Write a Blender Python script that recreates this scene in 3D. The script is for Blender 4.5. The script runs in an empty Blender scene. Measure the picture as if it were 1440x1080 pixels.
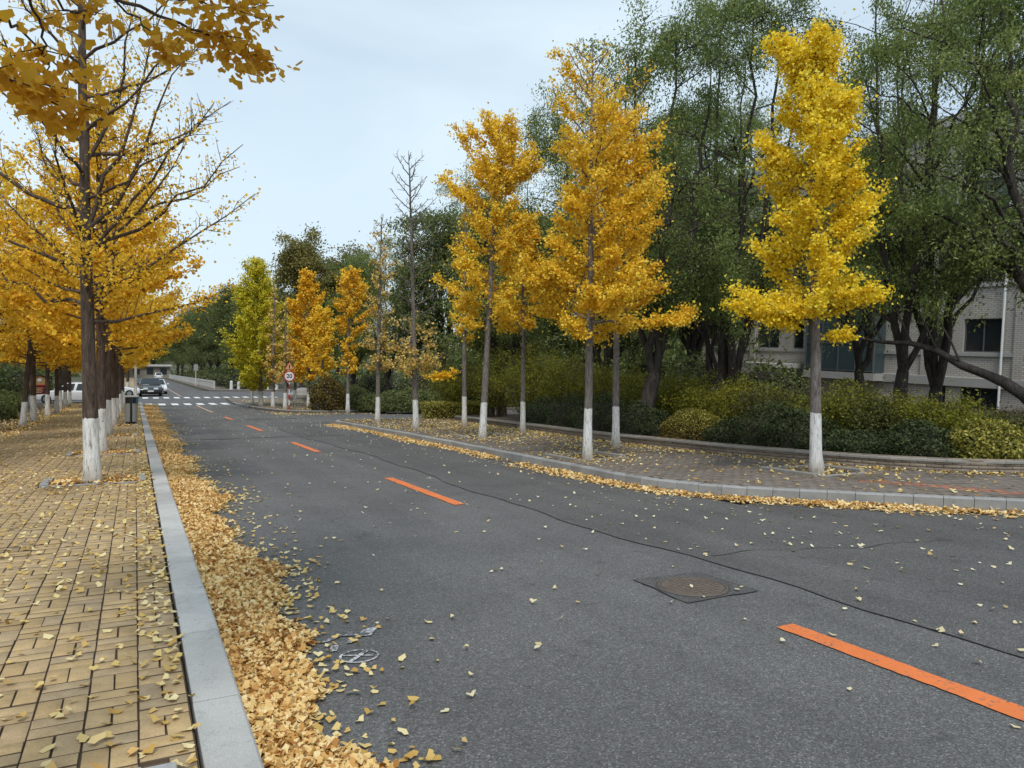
import bpy, bmesh, math, random
import numpy as np
from mathutils import Vector, Matrix

SC = bpy.context.scene
COL = SC.collection
random.seed(7)
R = math.radians

# ------------------------------------------------------------------ camera, sky, sun, exposure
SLOPE = 0.06                      # the street runs gently downhill, away from the camera
YAW = R(27.0)
FPX = 1040.0                      # focal length in photo pixels (1440 wide)
CAM_H = 1.55

def zg(y):
    """height of the road surface at distance y along the street"""
    t = y - 50.0
    return -SLOPE * y + 0.0175 * 0.5 * (t + np.sqrt(t * t + 60.0))

cam_d = bpy.data.cameras.new("camera")
cam_d.sensor_width = 36.0
cam_d.lens = 36.0 * FPX / 1440.0
cam_d.clip_start = 0.05
cam_d.clip_end = 4000
cam = bpy.data.objects.new("camera", cam_d)
COL.objects.link(cam)
RX = Matrix.Rotation(-math.atan(SLOPE), 3, 'X')
c_f = RX @ Vector((math.sin(YAW), math.cos(YAW), 0))
c_r = RX @ Vector((math.cos(YAW), -math.sin(YAW), 0))
c_u = RX @ Vector((0, 0, 1))
CAM_P = Vector((0, 0, CAM_H + float(zg(0.0))))
m = Matrix.Identity(4)
for i in range(3):
    m[i][0] = c_r[i]; m[i][1] = c_u[i]; m[i][2] = -c_f[i]; m[i][3] = CAM_P[i]
cam.matrix_world = m
SC.camera = cam

SUN_EL, SUN_AZ = R(60), R(205)     # azimuth clockwise from +Y: behind the camera, a little to its left
sun_d = bpy.data.lights.new("sun", 'SUN')
sun_d.energy = 1.5
sun_d.angle = R(14)
sun_d.color = (1.0, 0.95, 0.88)
sun = bpy.data.objects.new("sun", sun_d)
COL.objects.link(sun)
sdir = Vector((math.sin(SUN_AZ) * math.cos(SUN_EL), math.cos(SUN_AZ) * math.cos(SUN_EL), math.sin(SUN_EL)))
sun.rotation_euler = sdir.to_track_quat('Z', 'Y').to_euler()
sun.location = (0, 0, 40)

world = bpy.data.worlds.new("World")
SC.world = world
world.use_nodes = True
wn, wl = world.node_tree.nodes, world.node_tree.links
wn.clear()
w_out = wn.new('ShaderNodeOutputWorld')
w_bg = wn.new('ShaderNodeBackground'); w_bg.inputs['Strength'].default_value = 0.1
w_sky = wn.new('ShaderNodeTexSky'); w_sky.sky_type = 'NISHITA'; w_sky.sun_disc = False
w_sky.sun_elevation = SUN_EL; w_sky.sun_rotation = SUN_AZ
w_tc = wn.new('ShaderNodeTexCoord')
w_map = wn.new('ShaderNodeMapping'); w_map.inputs['Scale'].default_value = (1.0, 1.0, 2.6)
w_no = wn.new('ShaderNodeTexNoise'); w_no.inputs['Scale'].default_value = 1.7
w_no.inputs['Detail'].default_value = 5; w_no.inputs['Roughness'].default_value = 0.5
w_no.inputs['Distortion'].default_value = 0.4
w_ramp = wn.new('ShaderNodeValToRGB')
e = w_ramp.color_ramp.elements
e[0].position = 0.34; e[0].color = (0.60, 0.60, 0.60, 1)
e[1].position = 0.72; e[1].color = (0.97, 0.97, 0.97, 1)
w_cl = wn.new('ShaderNodeVectorMath'); w_cl.operation = 'SCALE'
w_cl.inputs[0].default_value = (0.680, 0.815, 0.905); w_cl.inputs['Scale'].default_value = 7.9
w_mix = wn.new('ShaderNodeMix'); w_mix.data_type = 'RGBA'
wl.new(w_tc.outputs['Generated'], w_map.inputs['Vector'])
wl.new(w_map.outputs['Vector'], w_no.inputs['Vector'])
wl.new(w_no.outputs['Fac'], w_ramp.inputs['Fac'])
wl.new(w_ramp.outputs['Color'], w_mix.inputs['Factor'])
wl.new(w_sky.outputs['Color'], w_mix.inputs['A'])
wl.new(w_cl.outputs['Vector'], w_mix.inputs['B'])
wl.new(w_mix.outputs['Result'], w_bg.inputs['Color'])
wl.new(w_bg.outputs['Background'], w_out.inputs['Surface'])

SC.view_settings.view_transform = 'Standard'
SC.view_settings.look = 'None'
SC.view_settings.exposure = 0.55
SC.view_settings.gamma = 1.0
SC.view_settings.use_curve_mapping = False
SC.render.engine = 'CYCLES'
SC.cycles.use_denoising = True
SC.cycles.max_bounces = 7
SC.cycles.diffuse_bounces = 4
SC.cycles.transmission_bounces = 4
SC.cycles.caustics_reflective = False
SC.cycles.caustics_refractive = False

# ------------------------------------------------------------------ pixel rays (directions only; distance comes from the ground)
def ray(px, py):
    return c_f * FPX + c_r * (px - 720.0) + c_u * (540.0 - py)

def on_ground(px, py, h=0.0):
    """point where the ray through a photo pixel meets the surface h above the road"""
    d = ray(px, py)
    t = 10.0 / FPX
    lo, hi = 0.5 / FPX, 600.0 / FPX
    f = lambda t: CAM_P.z + t * d.z - float(zg(t * d.y)) - h
    for _ in range(60):
        mid = 0.5 * (lo + hi)
        if f(mid) > 0: lo = mid
        else: hi = mid
    return CAM_P + d * lo

def at_depth(px, py, dep):
    return CAM_P + ray(px, py) * (dep / FPX)

def proj(p):
    v = Vector(p) - CAM_P
    d = v.dot(c_f)
    return 720 + FPX * v.dot(c_r) / d, 540 - FPX * v.dot(c_u) / d, d

CRX, CRY = math.cos(YAW), -math.sin(YAW)

# ------------------------------------------------------------------ object helpers
def new_obj(name, data, parent=None, label=None, cat=None, group=None, kind=None):
    o = bpy.data.objects.new(name, data)
    COL.objects.link(o)
    if parent is not None: o.parent = parent
    if label: o['label'] = label
    if cat: o['category'] = cat
    if group: o['group'] = group
    if kind: o['kind'] = kind
    return o

def empty(name, loc, label, cat, group=None, rotz=0.0):
    o = new_obj(name, None, None, label, cat, group)
    o.location = loc
    o.rotation_euler = (0, 0, rotz)
    o.empty_display_size = 0.2
    return o

def mesh_np(name, V, F, mats=(), midx=None, smooth=False):
    """V (n,3); F list of (m,k) index arrays (all k equal within an array)"""
    me = bpy.data.meshes.new(name)
    V = np.asarray(V, dtype=np.float32)
    if not isinstance(F, (list, tuple)): F = [F]
    F = [np.asarray(f, dtype=np.int32) for f in F if len(f)]
    nl = sum(f.size for f in F); nf = sum(len(f) for f in F)
    me.vertices.add(len(V)); me.vertices.foreach_set('co', V.ravel())
    me.loops.add(nl); me.loops.foreach_set('vertex_index', np.concatenate([f.ravel() for f in F]))
    me.polygons.add(nf)
    tot = np.concatenate([np.full(len(f), f.shape[1], dtype=np.int32) for f in F])
    st = np.concatenate([[0], np.cumsum(tot)[:-1]]).astype(np.int32)
    me.polygons.foreach_set('loop_start', st)
    me.polygons.foreach_set('loop_total', tot)
    if midx is not None: me.polygons.foreach_set('material_index', np.asarray(midx, dtype=np.int32))
    if smooth: me.polygons.foreach_set('use_smooth', np.ones(nf, dtype=bool))
    for mt in mats: me.materials.append(mt)
    me.update(calc_edges=True)
    me.validate()
    return me

class MB:
    """collects simple shapes into one mesh"""
    def __init__(s): s.V = []; s.F = []; s.n = 0
    def add(s, v, f):
        s.V += [tuple(p) for p in v]; s.F += [tuple(i + s.n for i in q) for q in f]; s.n += len(v)
    def box(s, x0, x1, y0, y1, z0, z1):
        s.add([(x0,y0,z0),(x1,y0,z0),(x1,y1,z0),(x0,y1,z0),(x0,y0,z1),(x1,y0,z1),(x1,y1,z1),(x0,y1,z1)],
              [(0,3,2,1),(4,5,6,7),(0,1,5,4),(1,2,6,5),(2,3,7,6),(3,0,4,7)])
    def prism(s, poly, axis, a, b):
        """poly of 2D points extruded along axis from a to b"""
        n = len(poly)
        def P(p, c):
            return (c, p[0], p[1]) if axis == 'x' else ((p[0], c, p[1]) if axis == 'y' else (p[0], p[1], c))
        v = [P(p, a) for p in poly] + [P(p, b) for p in poly]
        f = [tuple(range(n)), tuple(range(2*n-1, n-1, -1))] + [(i, i+n, (i+1) % n + n, (i+1) % n) for i in range(n)]
        s.add(v, f)
    def cyl(s, p0, p1, r0, r1=None, n=12):
        r1 = r0 if r1 is None else r1
        p0, p1 = Vector(p0), Vector(p1)
        ax = (p1 - p0).normalized()
        u = ax.orthogonal().normalized(); w = ax.cross(u)
        v = []
        for p, r in ((p0, r0), (p1, r1)):
            for i in range(n):
                a = 2*math.pi*i/n
                v.append(p + (u*math.cos(a) + w*math.sin(a))*r)
        s.add(v, [(i, (i+1) % n, (i+1) % n + n, i+n) for i in range(n)] + [tuple(range(n-1, -1, -1)), tuple(range(n, 2*n))])
    def mesh(s, name, mat, bevel=0.0, seg=2, smooth=False):
        me = bpy.data.meshes.new(name)
        me.from_pydata(s.V, [], s.F)
        bm = bmesh.new(); bm.from_mesh(me)
        bmesh.ops.recalc_face_normals(bm, faces=bm.faces)
        if bevel:
            bmesh.ops.bevel(bm, geom=[e for e in bm.edges if len(e.link_faces) == 2 and e.calc_face_angle(0) > 0.5],
                            offset=bevel, segments=seg, profile=0.5, affect='EDGES', clamp_overlap=True)
        if smooth:
            for f in bm.faces: f.smooth = True
        bm.to_mesh(me); bm.free()
        for mt in (mat if isinstance(mat, (list, tuple)) else [mat]): me.materials.append(mt)
        return me
    def build(s, name, mat, parent=None, bevel=0.0, smooth=False, seg=2, **kw):
        return new_obj(name, s.mesh(name, mat, bevel, seg, smooth), parent, **kw)

def copy_tree(o, parent=None):
    c = o.copy(); COL.objects.link(c); c.parent = parent
    for ch in list(o.children): copy_tree(ch, c)
    return c

# ------------------------------------------------------------------ materials
class NT:
    def __init__(s, name):
        s.m = bpy.data.materials.new(name); s.m.use_nodes = True
        s.t = s.m.node_tree; s.n = s.t.nodes; s.n.clear()
        s.out = s.n.new('ShaderNodeOutputMaterial')
    def new(s, typ, **kw):
        nd = s.n.new(typ)
        for k, v in kw.items():
            if hasattr(nd, k) and not k[0].isupper(): setattr(nd, k, v)
        return nd
    def link(s, a, b): s.t.links.new(a, b)
    def noise(s, vec, scale, detail=4, rough=0.55, dist=0.0):
        nd = s.n.new('ShaderNodeTexNoise')
        nd.inputs['Scale'].default_value = scale; nd.inputs['Detail'].default_value = detail
        nd.inputs['Roughness'].default_value = rough; nd.inputs['Distortion'].default_value = dist
        if vec is not None: s.link(vec, nd.inputs['Vector'])
        return nd.outputs['Fac']
    def ramp(s, fac, stops, interp='LINEAR'):
        nd = s.n.new('ShaderNodeValToRGB'); cr = nd.color_ramp; cr.interpolation = interp
        while len(cr.elements) < len(stops): cr.elements.new(0.5)
        for el, (p, c) in zip(cr.elements, stops):
            el.position = p; el.color = (c[0], c[1], c[2], 1) if hasattr(c, '__len__') else (c, c, c, 1)
        s.link(fac, nd.inputs['Fac'])
        return nd.outputs['Color']
    def mix(s, fac, a, b, blend='MIX'):
        nd = s.n.new('ShaderNodeMix'); nd.data_type = 'RGBA'; nd.blend_type = blend
        for sock, v in (('Factor', fac), ('A', a), ('B', b)):
            if hasattr(v, 'is_linked') or hasattr(v, 'links'): s.link(v, nd.inputs[sock])
            elif sock == 'Factor': nd.inputs[sock].default_value = v
            else: nd.inputs[sock].default_value = (v[0], v[1], v[2], 1)
        return nd.outputs['Result']
    def math(s, op, a, b=None):
        nd = s.n.new('ShaderNodeMath'); nd.operation = op
        for i, v in enumerate((a, b)):
            if v is None: continue
            if hasattr(v, 'links'): s.link(v, nd.inputs[i])
            else: nd.inputs[i].default_value = v
        return nd.outputs[0]
    def pos(s): return s.n.new('ShaderNodeNewGeometry').outputs['Position']
    def obj(s): return s.n.new('ShaderNodeTexCoord').outputs['Object']
    def bump(s, h, strength=0.5, dist=0.01):
        nd = s.n.new('ShaderNodeBump'); nd.inputs['Strength'].default_value = strength
        nd.inputs['Distance'].default_value = dist; s.link(h, nd.inputs['Height'])
        return nd.outputs['Normal']
    def scaled(s, vec, sc):
        nd = s.n.new('ShaderNodeMapping'); nd.inputs['Scale'].default_value = sc
        s.link(vec, nd.inputs['Vector']); return nd.outputs['Vector']
    def bsdf(s, col, rough=0.8, metal=0.0, normal=None, spec=0.5, trans=0.0, coat=0.0):
        b = s.n.new('ShaderNodeBsdfPrincipled')
        for key, v in (('Base Color', col), ('Roughness', rough), ('Metallic', metal)):
            if hasattr(v, 'links'): s.link(v, b.inputs[key])
            elif key == 'Base Color': b.inputs[key].default_value = (v[0], v[1], v[2], 1)
            else: b.inputs[key].default_value = v
        b.inputs['Specular IOR Level'].default_value = spec
        b.inputs['Coat Weight'].default_value = coat
        if trans: b.inputs['Transmission Weight'].default_value = trans
        if normal is not None: s.link(normal, b.inputs['Normal'])
        return b.outputs['BSDF']
    def done(s, sh): s.link(sh, s.out.inputs['Surface']); return s.m

def simple(name, col, rough=0.6, metal=0.0, var=0.12, nscale=6.0, bump=0.0, bscale=40.0, spec=0.5, coat=0.0):
    """one-colour material with mottling and a little relief"""
    t = NT(name); p = t.obj()
    n = t.noise(p, nscale, 5)
    c = t.mix(n, tuple(v*(1-var) for v in col), tuple(min(1, v*(1+var)) for v in col))
    nrm = t.bump(t.noise(p, bscale, 4), bump, 0.01) if bump else None
    r = t.math('ADD', t.math('MULTIPLY', n, 0.12), rough - 0.06)
    return t.done(t.bsdf(c, r, metal, nrm, spec, coat=coat))

def leaf_mat(name, stops, trans=0.32, clump=0.5, cscale=1.1, tint=None, rough=0.6):
    """foliage: colour per leaf, drifting from clump to clump, light passing through the blades"""
    t = NT(name)
    g = t.n.new('ShaderNodeNewGeometry')
    oi = t.n.new('ShaderNodeObjectInfo')
    n = t.noise(g.outputs['Position'], cscale, 2)
    f = t.math('ADD', t.math('MULTIPLY', g.outputs['Random Per Island'], 1 - clump), t.math('MULTIPLY', n, clump))
    f = t.math('ADD', f, t.math('MULTIPLY', t.math('SUBTRACT', oi.outputs['Random'], 0.5), 0.12))
    c = t.ramp(f, stops)
    d = t.bsdf(c, rough, 0, None, 0.3)
    tr = t.n.new('ShaderNodeBsdfTranslucent'); t.link(c, tr.inputs['Color'])
    mx = t.n.new('ShaderNodeMixShader'); mx.inputs[0].default_value = trans
    t.link(d, mx.inputs[1]); t.link(tr.outputs[0], mx.inputs[2])
    return t.done(mx.outputs[0])

M = {}
# asphalt: stone chips in dark binder, broad worn areas, faint stains
def asphalt(name, base, warm=0.0):
    t = NT(name); p = t.pos()
    v = t.n.new('ShaderNodeTexVoronoi'); v.inputs['Scale'].default_value = 125; t.link(p, v.inputs['Vector'])
    sep = t.n.new('ShaderNodeSeparateColor'); t.link(v.outputs['Color'], sep.inputs[0])
    chips = t.ramp(sep.outputs[0], [(0.0, 0.58), (0.50, 0.90), (0.84, 1.18), (0.96, 1.55), (1.0, 2.2)])
    fine = t.ramp(t.noise(p, 260, 3, 0.7), [(0.25, 0.72), (0.75, 1.3)])
    big = t.ramp(t.noise(p, 0.55, 5, 0.6, 0.6), [(0.25, 0.80), (0.55, 1.02), (0.8, 1.16)])
    stk = t.ramp(t.noise(t.scaled(p, (1.6, 0.12, 1)), 1.0, 4), [(0.3, 0.84), (0.7, 1.12)])
    spots = t.ramp(t.noise(p, 3.2, 4, 0.7), [(0.30, 0.72), (0.40, 1.0)])
    c = t.mix(1.0, base, chips, 'MULTIPLY')
    for q in (fine, big, stk, spots): c = t.mix(1.0, c, q, 'MULTIPLY')
    nrm = t.bump(t.math('ADD', v.outputs['Distance'], t.noise(p, 180, 3)), 0.55, 0.006)
    return t.done(t.bsdf(c, 0.82, 0, nrm, 0.4))
M['asphalt'] = asphalt('asphalt', (0.120, 0.118, 0.116))
M['asphalt_old'] = asphalt('asphalt_old', (0.104, 0.101, 0.099))
M['asphalt_patch'] = asphalt('asphalt_patch', (0.094, 0.091, 0.089))
M['tar'] = simple('tar', (0.050, 0.049, 0.048), 0.7, bump=0.4, bscale=60)

def brick_mat(name, stops, stain=(0.55, 0.6)):
    t = NT(name); g = t.n.new('ShaderNodeNewGeometry'); oi = t.n.new('ShaderNodeObjectInfo')
    p = g.outputs['Position']
    r = t.math('FRACT', t.math('ADD', g.outputs['Random Per Island'], oi.outputs['Random']))
    c = t.ramp(r, stops)
    sp = t.ramp(t.noise(p, 150, 4, 0.7), [(0.25, 0.72), (0.75, 1.22)])
    st = t.ramp(t.noise(p, 0.9, 5, 0.65, 0.5), [(0.28, stain[0]), (0.5, 1.0), (0.75, 1.1)])
    st2 = t.ramp(t.noise(p, 9, 4, 0.6), [(0.3, 0.8), (0.6, 1.06)])
    for q in (sp, st, st2): c = t.mix(1.0, c, q, 'MULTIPLY')
    nrm = t.bump(t.noise(p, 120, 4, 0.7), 0.5, 0.004)
    return t.done(t.bsdf(c, 0.88, 0, nrm, 0.3))
M['brick_tan'] = brick_mat('brick_tan', [(0, (0.41, 0.285, 0.140)), (0.4, (0.47, 0.335, 0.170)), (0.75, (0.44, 0.315, 0.175)), (1, (0.37, 0.28, 0.17))], (0.62, 1))
M['brick_brown'] = brick_mat('brick_brown', [(0, (0.165, 0.140, 0.118)), (0.5, (0.21, 0.180, 0.155)), (1, (0.185, 0.168, 0.15))])
M['brick_red'] = brick_mat('brick_red', [(0, (0.34, 0.155, 0.105)), (1, (0.40, 0.195, 0.135))])
M['wall_brick'] = brick_mat('wall_brick', [(0, (0.25, 0.200, 0.155)), (0.5, (0.31, 0.255, 0.20)), (1, (0.23, 0.190, 0.155))])
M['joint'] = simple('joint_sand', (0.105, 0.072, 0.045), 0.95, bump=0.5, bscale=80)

def granite(name, col):
    t = NT(name); p = t.pos()
    sp = t.ramp(t.noise(p, 210, 4, 0.75), [(0.3, 0.62), (0.5, 1.0), (0.72, 1.35)])
    st = t.ramp(t.noise(p, 1.7, 5, 0.6), [(0.3, 0.78), (0.6, 1.05)])
    sm = t.ramp(t.noise(p, 14, 5, 0.75), [(0.33, 0.75), (0.45, 1.0)])
    oi = t.n.new('ShaderNodeObjectInfo')
    ov = t.ramp(oi.outputs['Random'], [(0, 0.86), (1, 1.1)])
    c = t.mix(1.0, col, sp, 'MULTIPLY')
    for q in (st, sm, ov): c = t.mix(1.0, c, q, 'MULTIPLY')
    return t.done(t.bsdf(c, 0.7, 0, t.bump(t.noise(p, 160, 3), 0.35, 0.003), 0.4))
M['granite'] = granite('granite', (0.44, 0.435, 0.415))
M['granite_dark'] = granite('granite_dark', (0.33, 0.33, 0.325))
M['kerb_light'] = granite('kerb_light', (0.32, 0.32, 0.315))
M['cap'] = granite('cap_stone', (0.30, 0.285, 0.26))

def paint(name, col, wear=0.42):
    t = NT(name); p = t.pos()
    n = t.noise(p, 42, 5, 0.7)
    n2 = t.noise(p, 5, 3)
    f = t.ramp(t.math('ADD', t.math('MULTIPLY', n, 0.7), t.math('MULTIPLY', n2, 0.3)), [(wear - 0.06, 0.0), (wear + 0.04, 1.0)])
    col = t.mix(t.noise(p, 3.0, 5, 0.7), tuple(v*0.72 for v in col), tuple(min(1, v*1.18) for v in col))
    c = t.mix(f, (0.11, 0.11, 0.112), col)
    return t.done(t.bsdf(c, 0.75, 0, t.bump(t.noise(p, 150, 3), 0.5, 0.004), 0.4))
M['paint_orange'] = paint('paint_orange', (0.72, 0.19, 0.050), 0.42)
M['paint_faded'] = paint('paint_faded', (0.62, 0.40, 0.28), 0.44)
M['paint_white'] = paint('paint_white', (0.78, 0.78, 0.76), 0.36)
M['paint_worn'] = paint('paint_worn', (0.60, 0.61, 0.62), 0.52)

def bark(name, col, white_h=None, scale=1.0, red=0.0):
    """fissured bark; below white_h the trunk is limewashed, with a ragged upper edge"""
    t = NT(name); o = t.obj(); 
    fis = t.noise(t.scaled(o, (26*scale, 26*scale, 4.2*scale)), 1.0, 5, 0.65, 0.8)
    c = t.ramp(fis, [(0.30, tuple(v*0.30 for v in col)), (0.5, col), (0.75, tuple(min(1, v*1.7) for v in col))])
    big = t.ramp(t.noise(o, 2.2, 3), [(0.3, 0.8), (0.7, 1.2)])
    c = t.mix(1.0, c, big, 'MULTIPLY')
    if white_h:
        sep = t.n.new('ShaderNodeSeparateXYZ'); t.link(o, sep.inputs[0])
        oi = t.n.new('ShaderNodeObjectInfo')
        e1 = t.math('ADD', sep.outputs['Z'], t.math('MULTIPLY', t.math('SUBTRACT', t.noise(o, 16, 3), 0.5), 0.10))
        e1 = t.math('ADD', e1, t.math('MULTIPLY', oi.outputs['Random'], 0.12))
        w = t.math('LESS_THAN', e1, white_h + 0.06)
        wc = t.ramp(fis, [(0.33, (0.22, 0.20, 0.17)), (0.42, (0.64, 0.63, 0.60)), (0.55, (0.80, 0.80, 0.78))])
        dirt = t.ramp(t.math('ADD', sep.outputs['Z'], t.math('MULTIPLY', t.noise(o, 7, 4), 0.35)), [(0.16, (0.42, 0.36, 0.29)), (0.36, (0.85, 0.82, 0.78)), (0.55, (1, 1, 1))])
        wc = t.mix(1.0, wc, dirt, 'MULTIPLY')
        c = t.mix(w, c, wc)
    nrm = t.bump(fis, 0.9, 0.02)
    return t.done(t.bsdf(c, 0.9, 0, nrm, 0.25))
M['bark_ginkgo'] = bark('bark_ginkgo', (0.098, 0.072, 0.056), 0.98)
M['bark_thin'] = bark('bark_thin', (0.19, 0.165, 0.15), 0.92, 1.6)
M['bark_dark'] = bark('bark_dark', (0.060, 0.050, 0.043), None, 0.7)
M['bark_twig'] = bark('bark_twig', (0.09, 0.065, 0.05), None, 2.0)

GOLD = [(0.18, (0.78, 0.47, 0.030)), (0.42, (0.92, 0.63, 0.045)), (0.62, (0.95, 0.71, 0.065)), (0.85, (0.96, 0.80, 0.20))]
YELL = [(0.18, (0.80, 0.53, 0.022)), (0.40, (0.92, 0.68, 0.028)), (0.62, (0.96, 0.76, 0.04)), (0.85, (0.96, 0.84, 0.15))]
ORNG = [(0.18, (0.74, 0.40, 0.026)), (0.45, (0.89, 0.56, 0.036)), (0.70, (0.94, 0.65, 0.060)), (0.88, (0.95, 0.74, 0.18))]
M['leaf_gold'] = leaf_mat('leaf_gold', GOLD)
M['leaf_yellow'] = leaf_mat('leaf_yellow', YELL)
M['leaf_orange'] = leaf_mat('leaf_orange', ORNG)
M['leaf_lime'] = leaf_mat('leaf_lime', [(0.18, (0.38, 0.34, 0.022)), (0.45, (0.56, 0.51, 0.030)), (0.70, (0.70, 0.62, 0.040)), (0.88, (0.80, 0.69, 0.08))])
M['leaf_pale'] = leaf_mat('leaf_pale', [(0.2, (0.55, 0.34, 0.07)), (0.5, (0.74, 0.52, 0.12)), (0.85, (0.82, 0.66, 0.28))])
M['leaf_back'] = leaf_mat('leaf_back', [(0.2, (0.52, 0.26, 0.018)), (0.5, (0.68, 0.38, 0.024)), (0.85, (0.76, 0.47, 0.07))], 0.48)
M['leaf_green'] = leaf_mat('leaf_green', [(0.2, (0.100, 0.145, 0.045)), (0.45, (0.180, 0.235, 0.068)), (0.65, (0.265, 0.315, 0.090)), (0.85, (0.40, 0.42, 0.125))], 0.35, 0.6, 0.35)
M['leaf_dark'] = leaf_mat('leaf_dark', [(0.2, (0.075, 0.098, 0.034)), (0.5, (0.130, 0.160, 0.050)), (0.85, (0.22, 0.245, 0.075))], 0.3, 0.5, 0.5)
M['leaf_evergreen'] = leaf_mat('leaf_evergreen', [(0.2, (0.026, 0.038, 0.014)), (0.5, (0.048, 0.066, 0.022)), (0.85, (0.090, 0.115, 0.036))], 0.25, 0.5, 0.8)
M['leaf_olive'] = leaf_mat('leaf_olive', [(0.2, (0.060, 0.075, 0.022)), (0.5, (0.105, 0.112, 0.030)), (0.85, (0.19, 0.175, 0.045))], 0.35, 0.5, 0.5)
M['leaf_poplar'] = leaf_mat('leaf_poplar', [(0.2, (0.13, 0.12, 0.035)), (0.5, (0.21, 0.19, 0.05)), (0.85, (0.34, 0.28, 0.08))], 0.3, 0.5, 0.5)
M['leaf_shrub'] = leaf_mat('leaf_shrub', [(0.2, (0.095, 0.110, 0.014)), (0.45, (0.185, 0.195, 0.020)), (0.7, (0.30, 0.275, 0.026)), (0.88, (0.44, 0.36, 0.04))], 0.35, 0.6, 0.8)
M['leaf_clip'] = leaf_mat('leaf_clip', [(0.15, (0.075, 0.080, 0.014)), (0.4, (0.20, 0.20, 0.025)), (0.65, (0.34, 0.30, 0.045)), (0.88, (0.62, 0.54, 0.16))], 0.3, 0.25, 2)
M['leaf_russet'] = leaf_mat('leaf_russet', [(0.15, (0.06, 0.04, 0.012)), (0.5, (0.15, 0.10, 0.02)), (0.85, (0.24, 0.18, 0.035))], 0.3, 0.3, 2)
FALL = [(0.14, (0.36, 0.15, 0.035)), (0.28, (0.58, 0.32, 0.09)), (0.45, (0.72, 0.48, 0.18)), (0.65, (0.80, 0.60, 0.27)), (0.85, (0.84, 0.70, 0.40))]
M['leaf_fallen'] = leaf_mat('leaf_fallen', FALL, 0.15, 0.28, 3.0)
M['leaf_fallen_pale'] = leaf_mat('leaf_fallen_pale', [(0.1, (0.50, 0.30, 0.07)), (0.45, (0.66, 0.48, 0.16)), (0.85, (0.78, 0.66, 0.36))], 0.15, 0.15, 3.0)
M['leaf_dry'] = leaf_mat('leaf_dry', [(0.1, (0.52, 0.36, 0.14)), (0.3, (0.66, 0.55, 0.30)), (0.85, (0.76, 0.70, 0.50))], 0.15, 0.1, 3.0)
M['litter'] = simple('litter_bed', (0.36, 0.20, 0.06), 0.95, var=0.5, nscale=30, bump=0.8, bscale=45)
M['soil'] = simple('soil', (0.060, 0.043, 0.028), 0.95, var=0.35, nscale=9, bump=0.8, bscale=30)
M['ground'] = simple('ground_cover', (0.060, 0.062, 0.028), 0.95, var=0.4, nscale=0.3, bump=0.6, bscale=3)
M['grass'] = leaf_mat('grass', [(0.2, (0.06, 0.09, 0.02)), (0.8, (0.13, 0.16, 0.04))], 0.3)
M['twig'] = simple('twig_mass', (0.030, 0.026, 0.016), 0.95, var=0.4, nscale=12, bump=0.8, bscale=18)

M['white_metal'] = simple('white_metal', (0.72, 0.73, 0.73), 0.45, bump=0.05)
M['rail_paint'] = simple('rail_paint', (0.50, 0.50, 0.48), 0.7, var=0.2)
M['steel'] = simple('brushed_steel', (0.50, 0.50, 0.49), 0.42, 0.45, bump=0.03)
M['black_plastic'] = simple('black_plastic', (0.022, 0.024, 0.026), 0.5)
M['teal'] = simple('teal_plastic', (0.035, 0.16, 0.22), 0.45)
M['iron'] = simple('cast_iron', (0.135, 0.105, 0.085), 0.75, 0.2, var=0.4, nscale=25, bump=0.5, bscale=90)
M['sign_red'] = simple('sign_red', (0.45, 0.035, 0.035), 0.45)
M['sign_white'] = simple('sign_white', (0.78, 0.78, 0.78), 0.45)
M['sign_black'] = simple('sign_black', (0.02, 0.03, 0.05), 0.5)
M['sign_amber'] = simple('sign_amber', (0.72, 0.42, 0.20), 0.5)
M['maroon'] = simple('maroon', (0.12, 0.012, 0.028), 0.5)
M['ochre'] = simple('ochre', (0.46, 0.28, 0.12), 0.6)
M['rubber'] = simple('rubber', (0.018, 0.018, 0.018), 0.8)
M['car_white'] = simple('car_white', (0.74, 0.75, 0.76), 0.3, var=0.03, coat=0.6)
M['car_black'] = simple('car_black', (0.014, 0.016, 0.018), 0.25, var=0.1, coat=0.8)
M['car_silver'] = simple('car_silver', (0.40, 0.42, 0.43), 0.3, 0.5, var=0.05, coat=0.6)
M['car_glass'] = simple('car_glass', (0.015, 0.02, 0.022), 0.08, var=0.1, spec=0.8)
M['lamp_glass'] = simple('lamp_glass', (0.75, 0.76, 0.78), 0.15, var=0.05)
M['tail_red'] = simple('tail_red', (0.35, 0.012, 0.012), 0.25)
M['alloy'] = simple('alloy', (0.45, 0.45, 0.46), 0.35, 0.7)

def facade(name, c1, c2, mortar):
    t = NT(name); o = t.obj()
    sep = t.n.new('ShaderNodeSeparateXYZ'); t.link(o, sep.inputs[0])
    cmb = t.n.new('ShaderNodeCombineXYZ')
    t.link(sep.outputs['Y'], cmb.inputs[0]); t.link(sep.outputs['Z'], cmb.inputs[1])
    b = t.n.new('ShaderNodeTexBrick'); t.link(cmb.outputs[0], b.inputs['Vector'])
    b.inputs['Color1'].default_value = (*c1, 1); b.inputs['Color2'].default_value = (*c2, 1); b.inputs['Mortar'].default_value = (*mortar, 1)
    b.inputs['Scale'].default_value = 1.0; b.inputs['Brick Width'].default_value = 0.30
    b.inputs['Row Height'].default_value = 0.10; b.inputs['Mortar Size'].default_value = 0.016
    n = t.ramp(t.noise(o, 0.6, 4), [(0.3, 0.86), (0.7, 1.1)])
    c = t.mix(1.0, b.outputs['Color'], n, 'MULTIPLY')
    return t.done(t.bsdf(c, 0.85, 0, t.bump(b.outputs['Fac'], -0.5, 0.01), 0.3))
M['facade'] = facade('facade_brick', (0.45, 0.41, 0.36), (0.50, 0.46, 0.41), (0.29, 0.265, 0.24))
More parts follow.
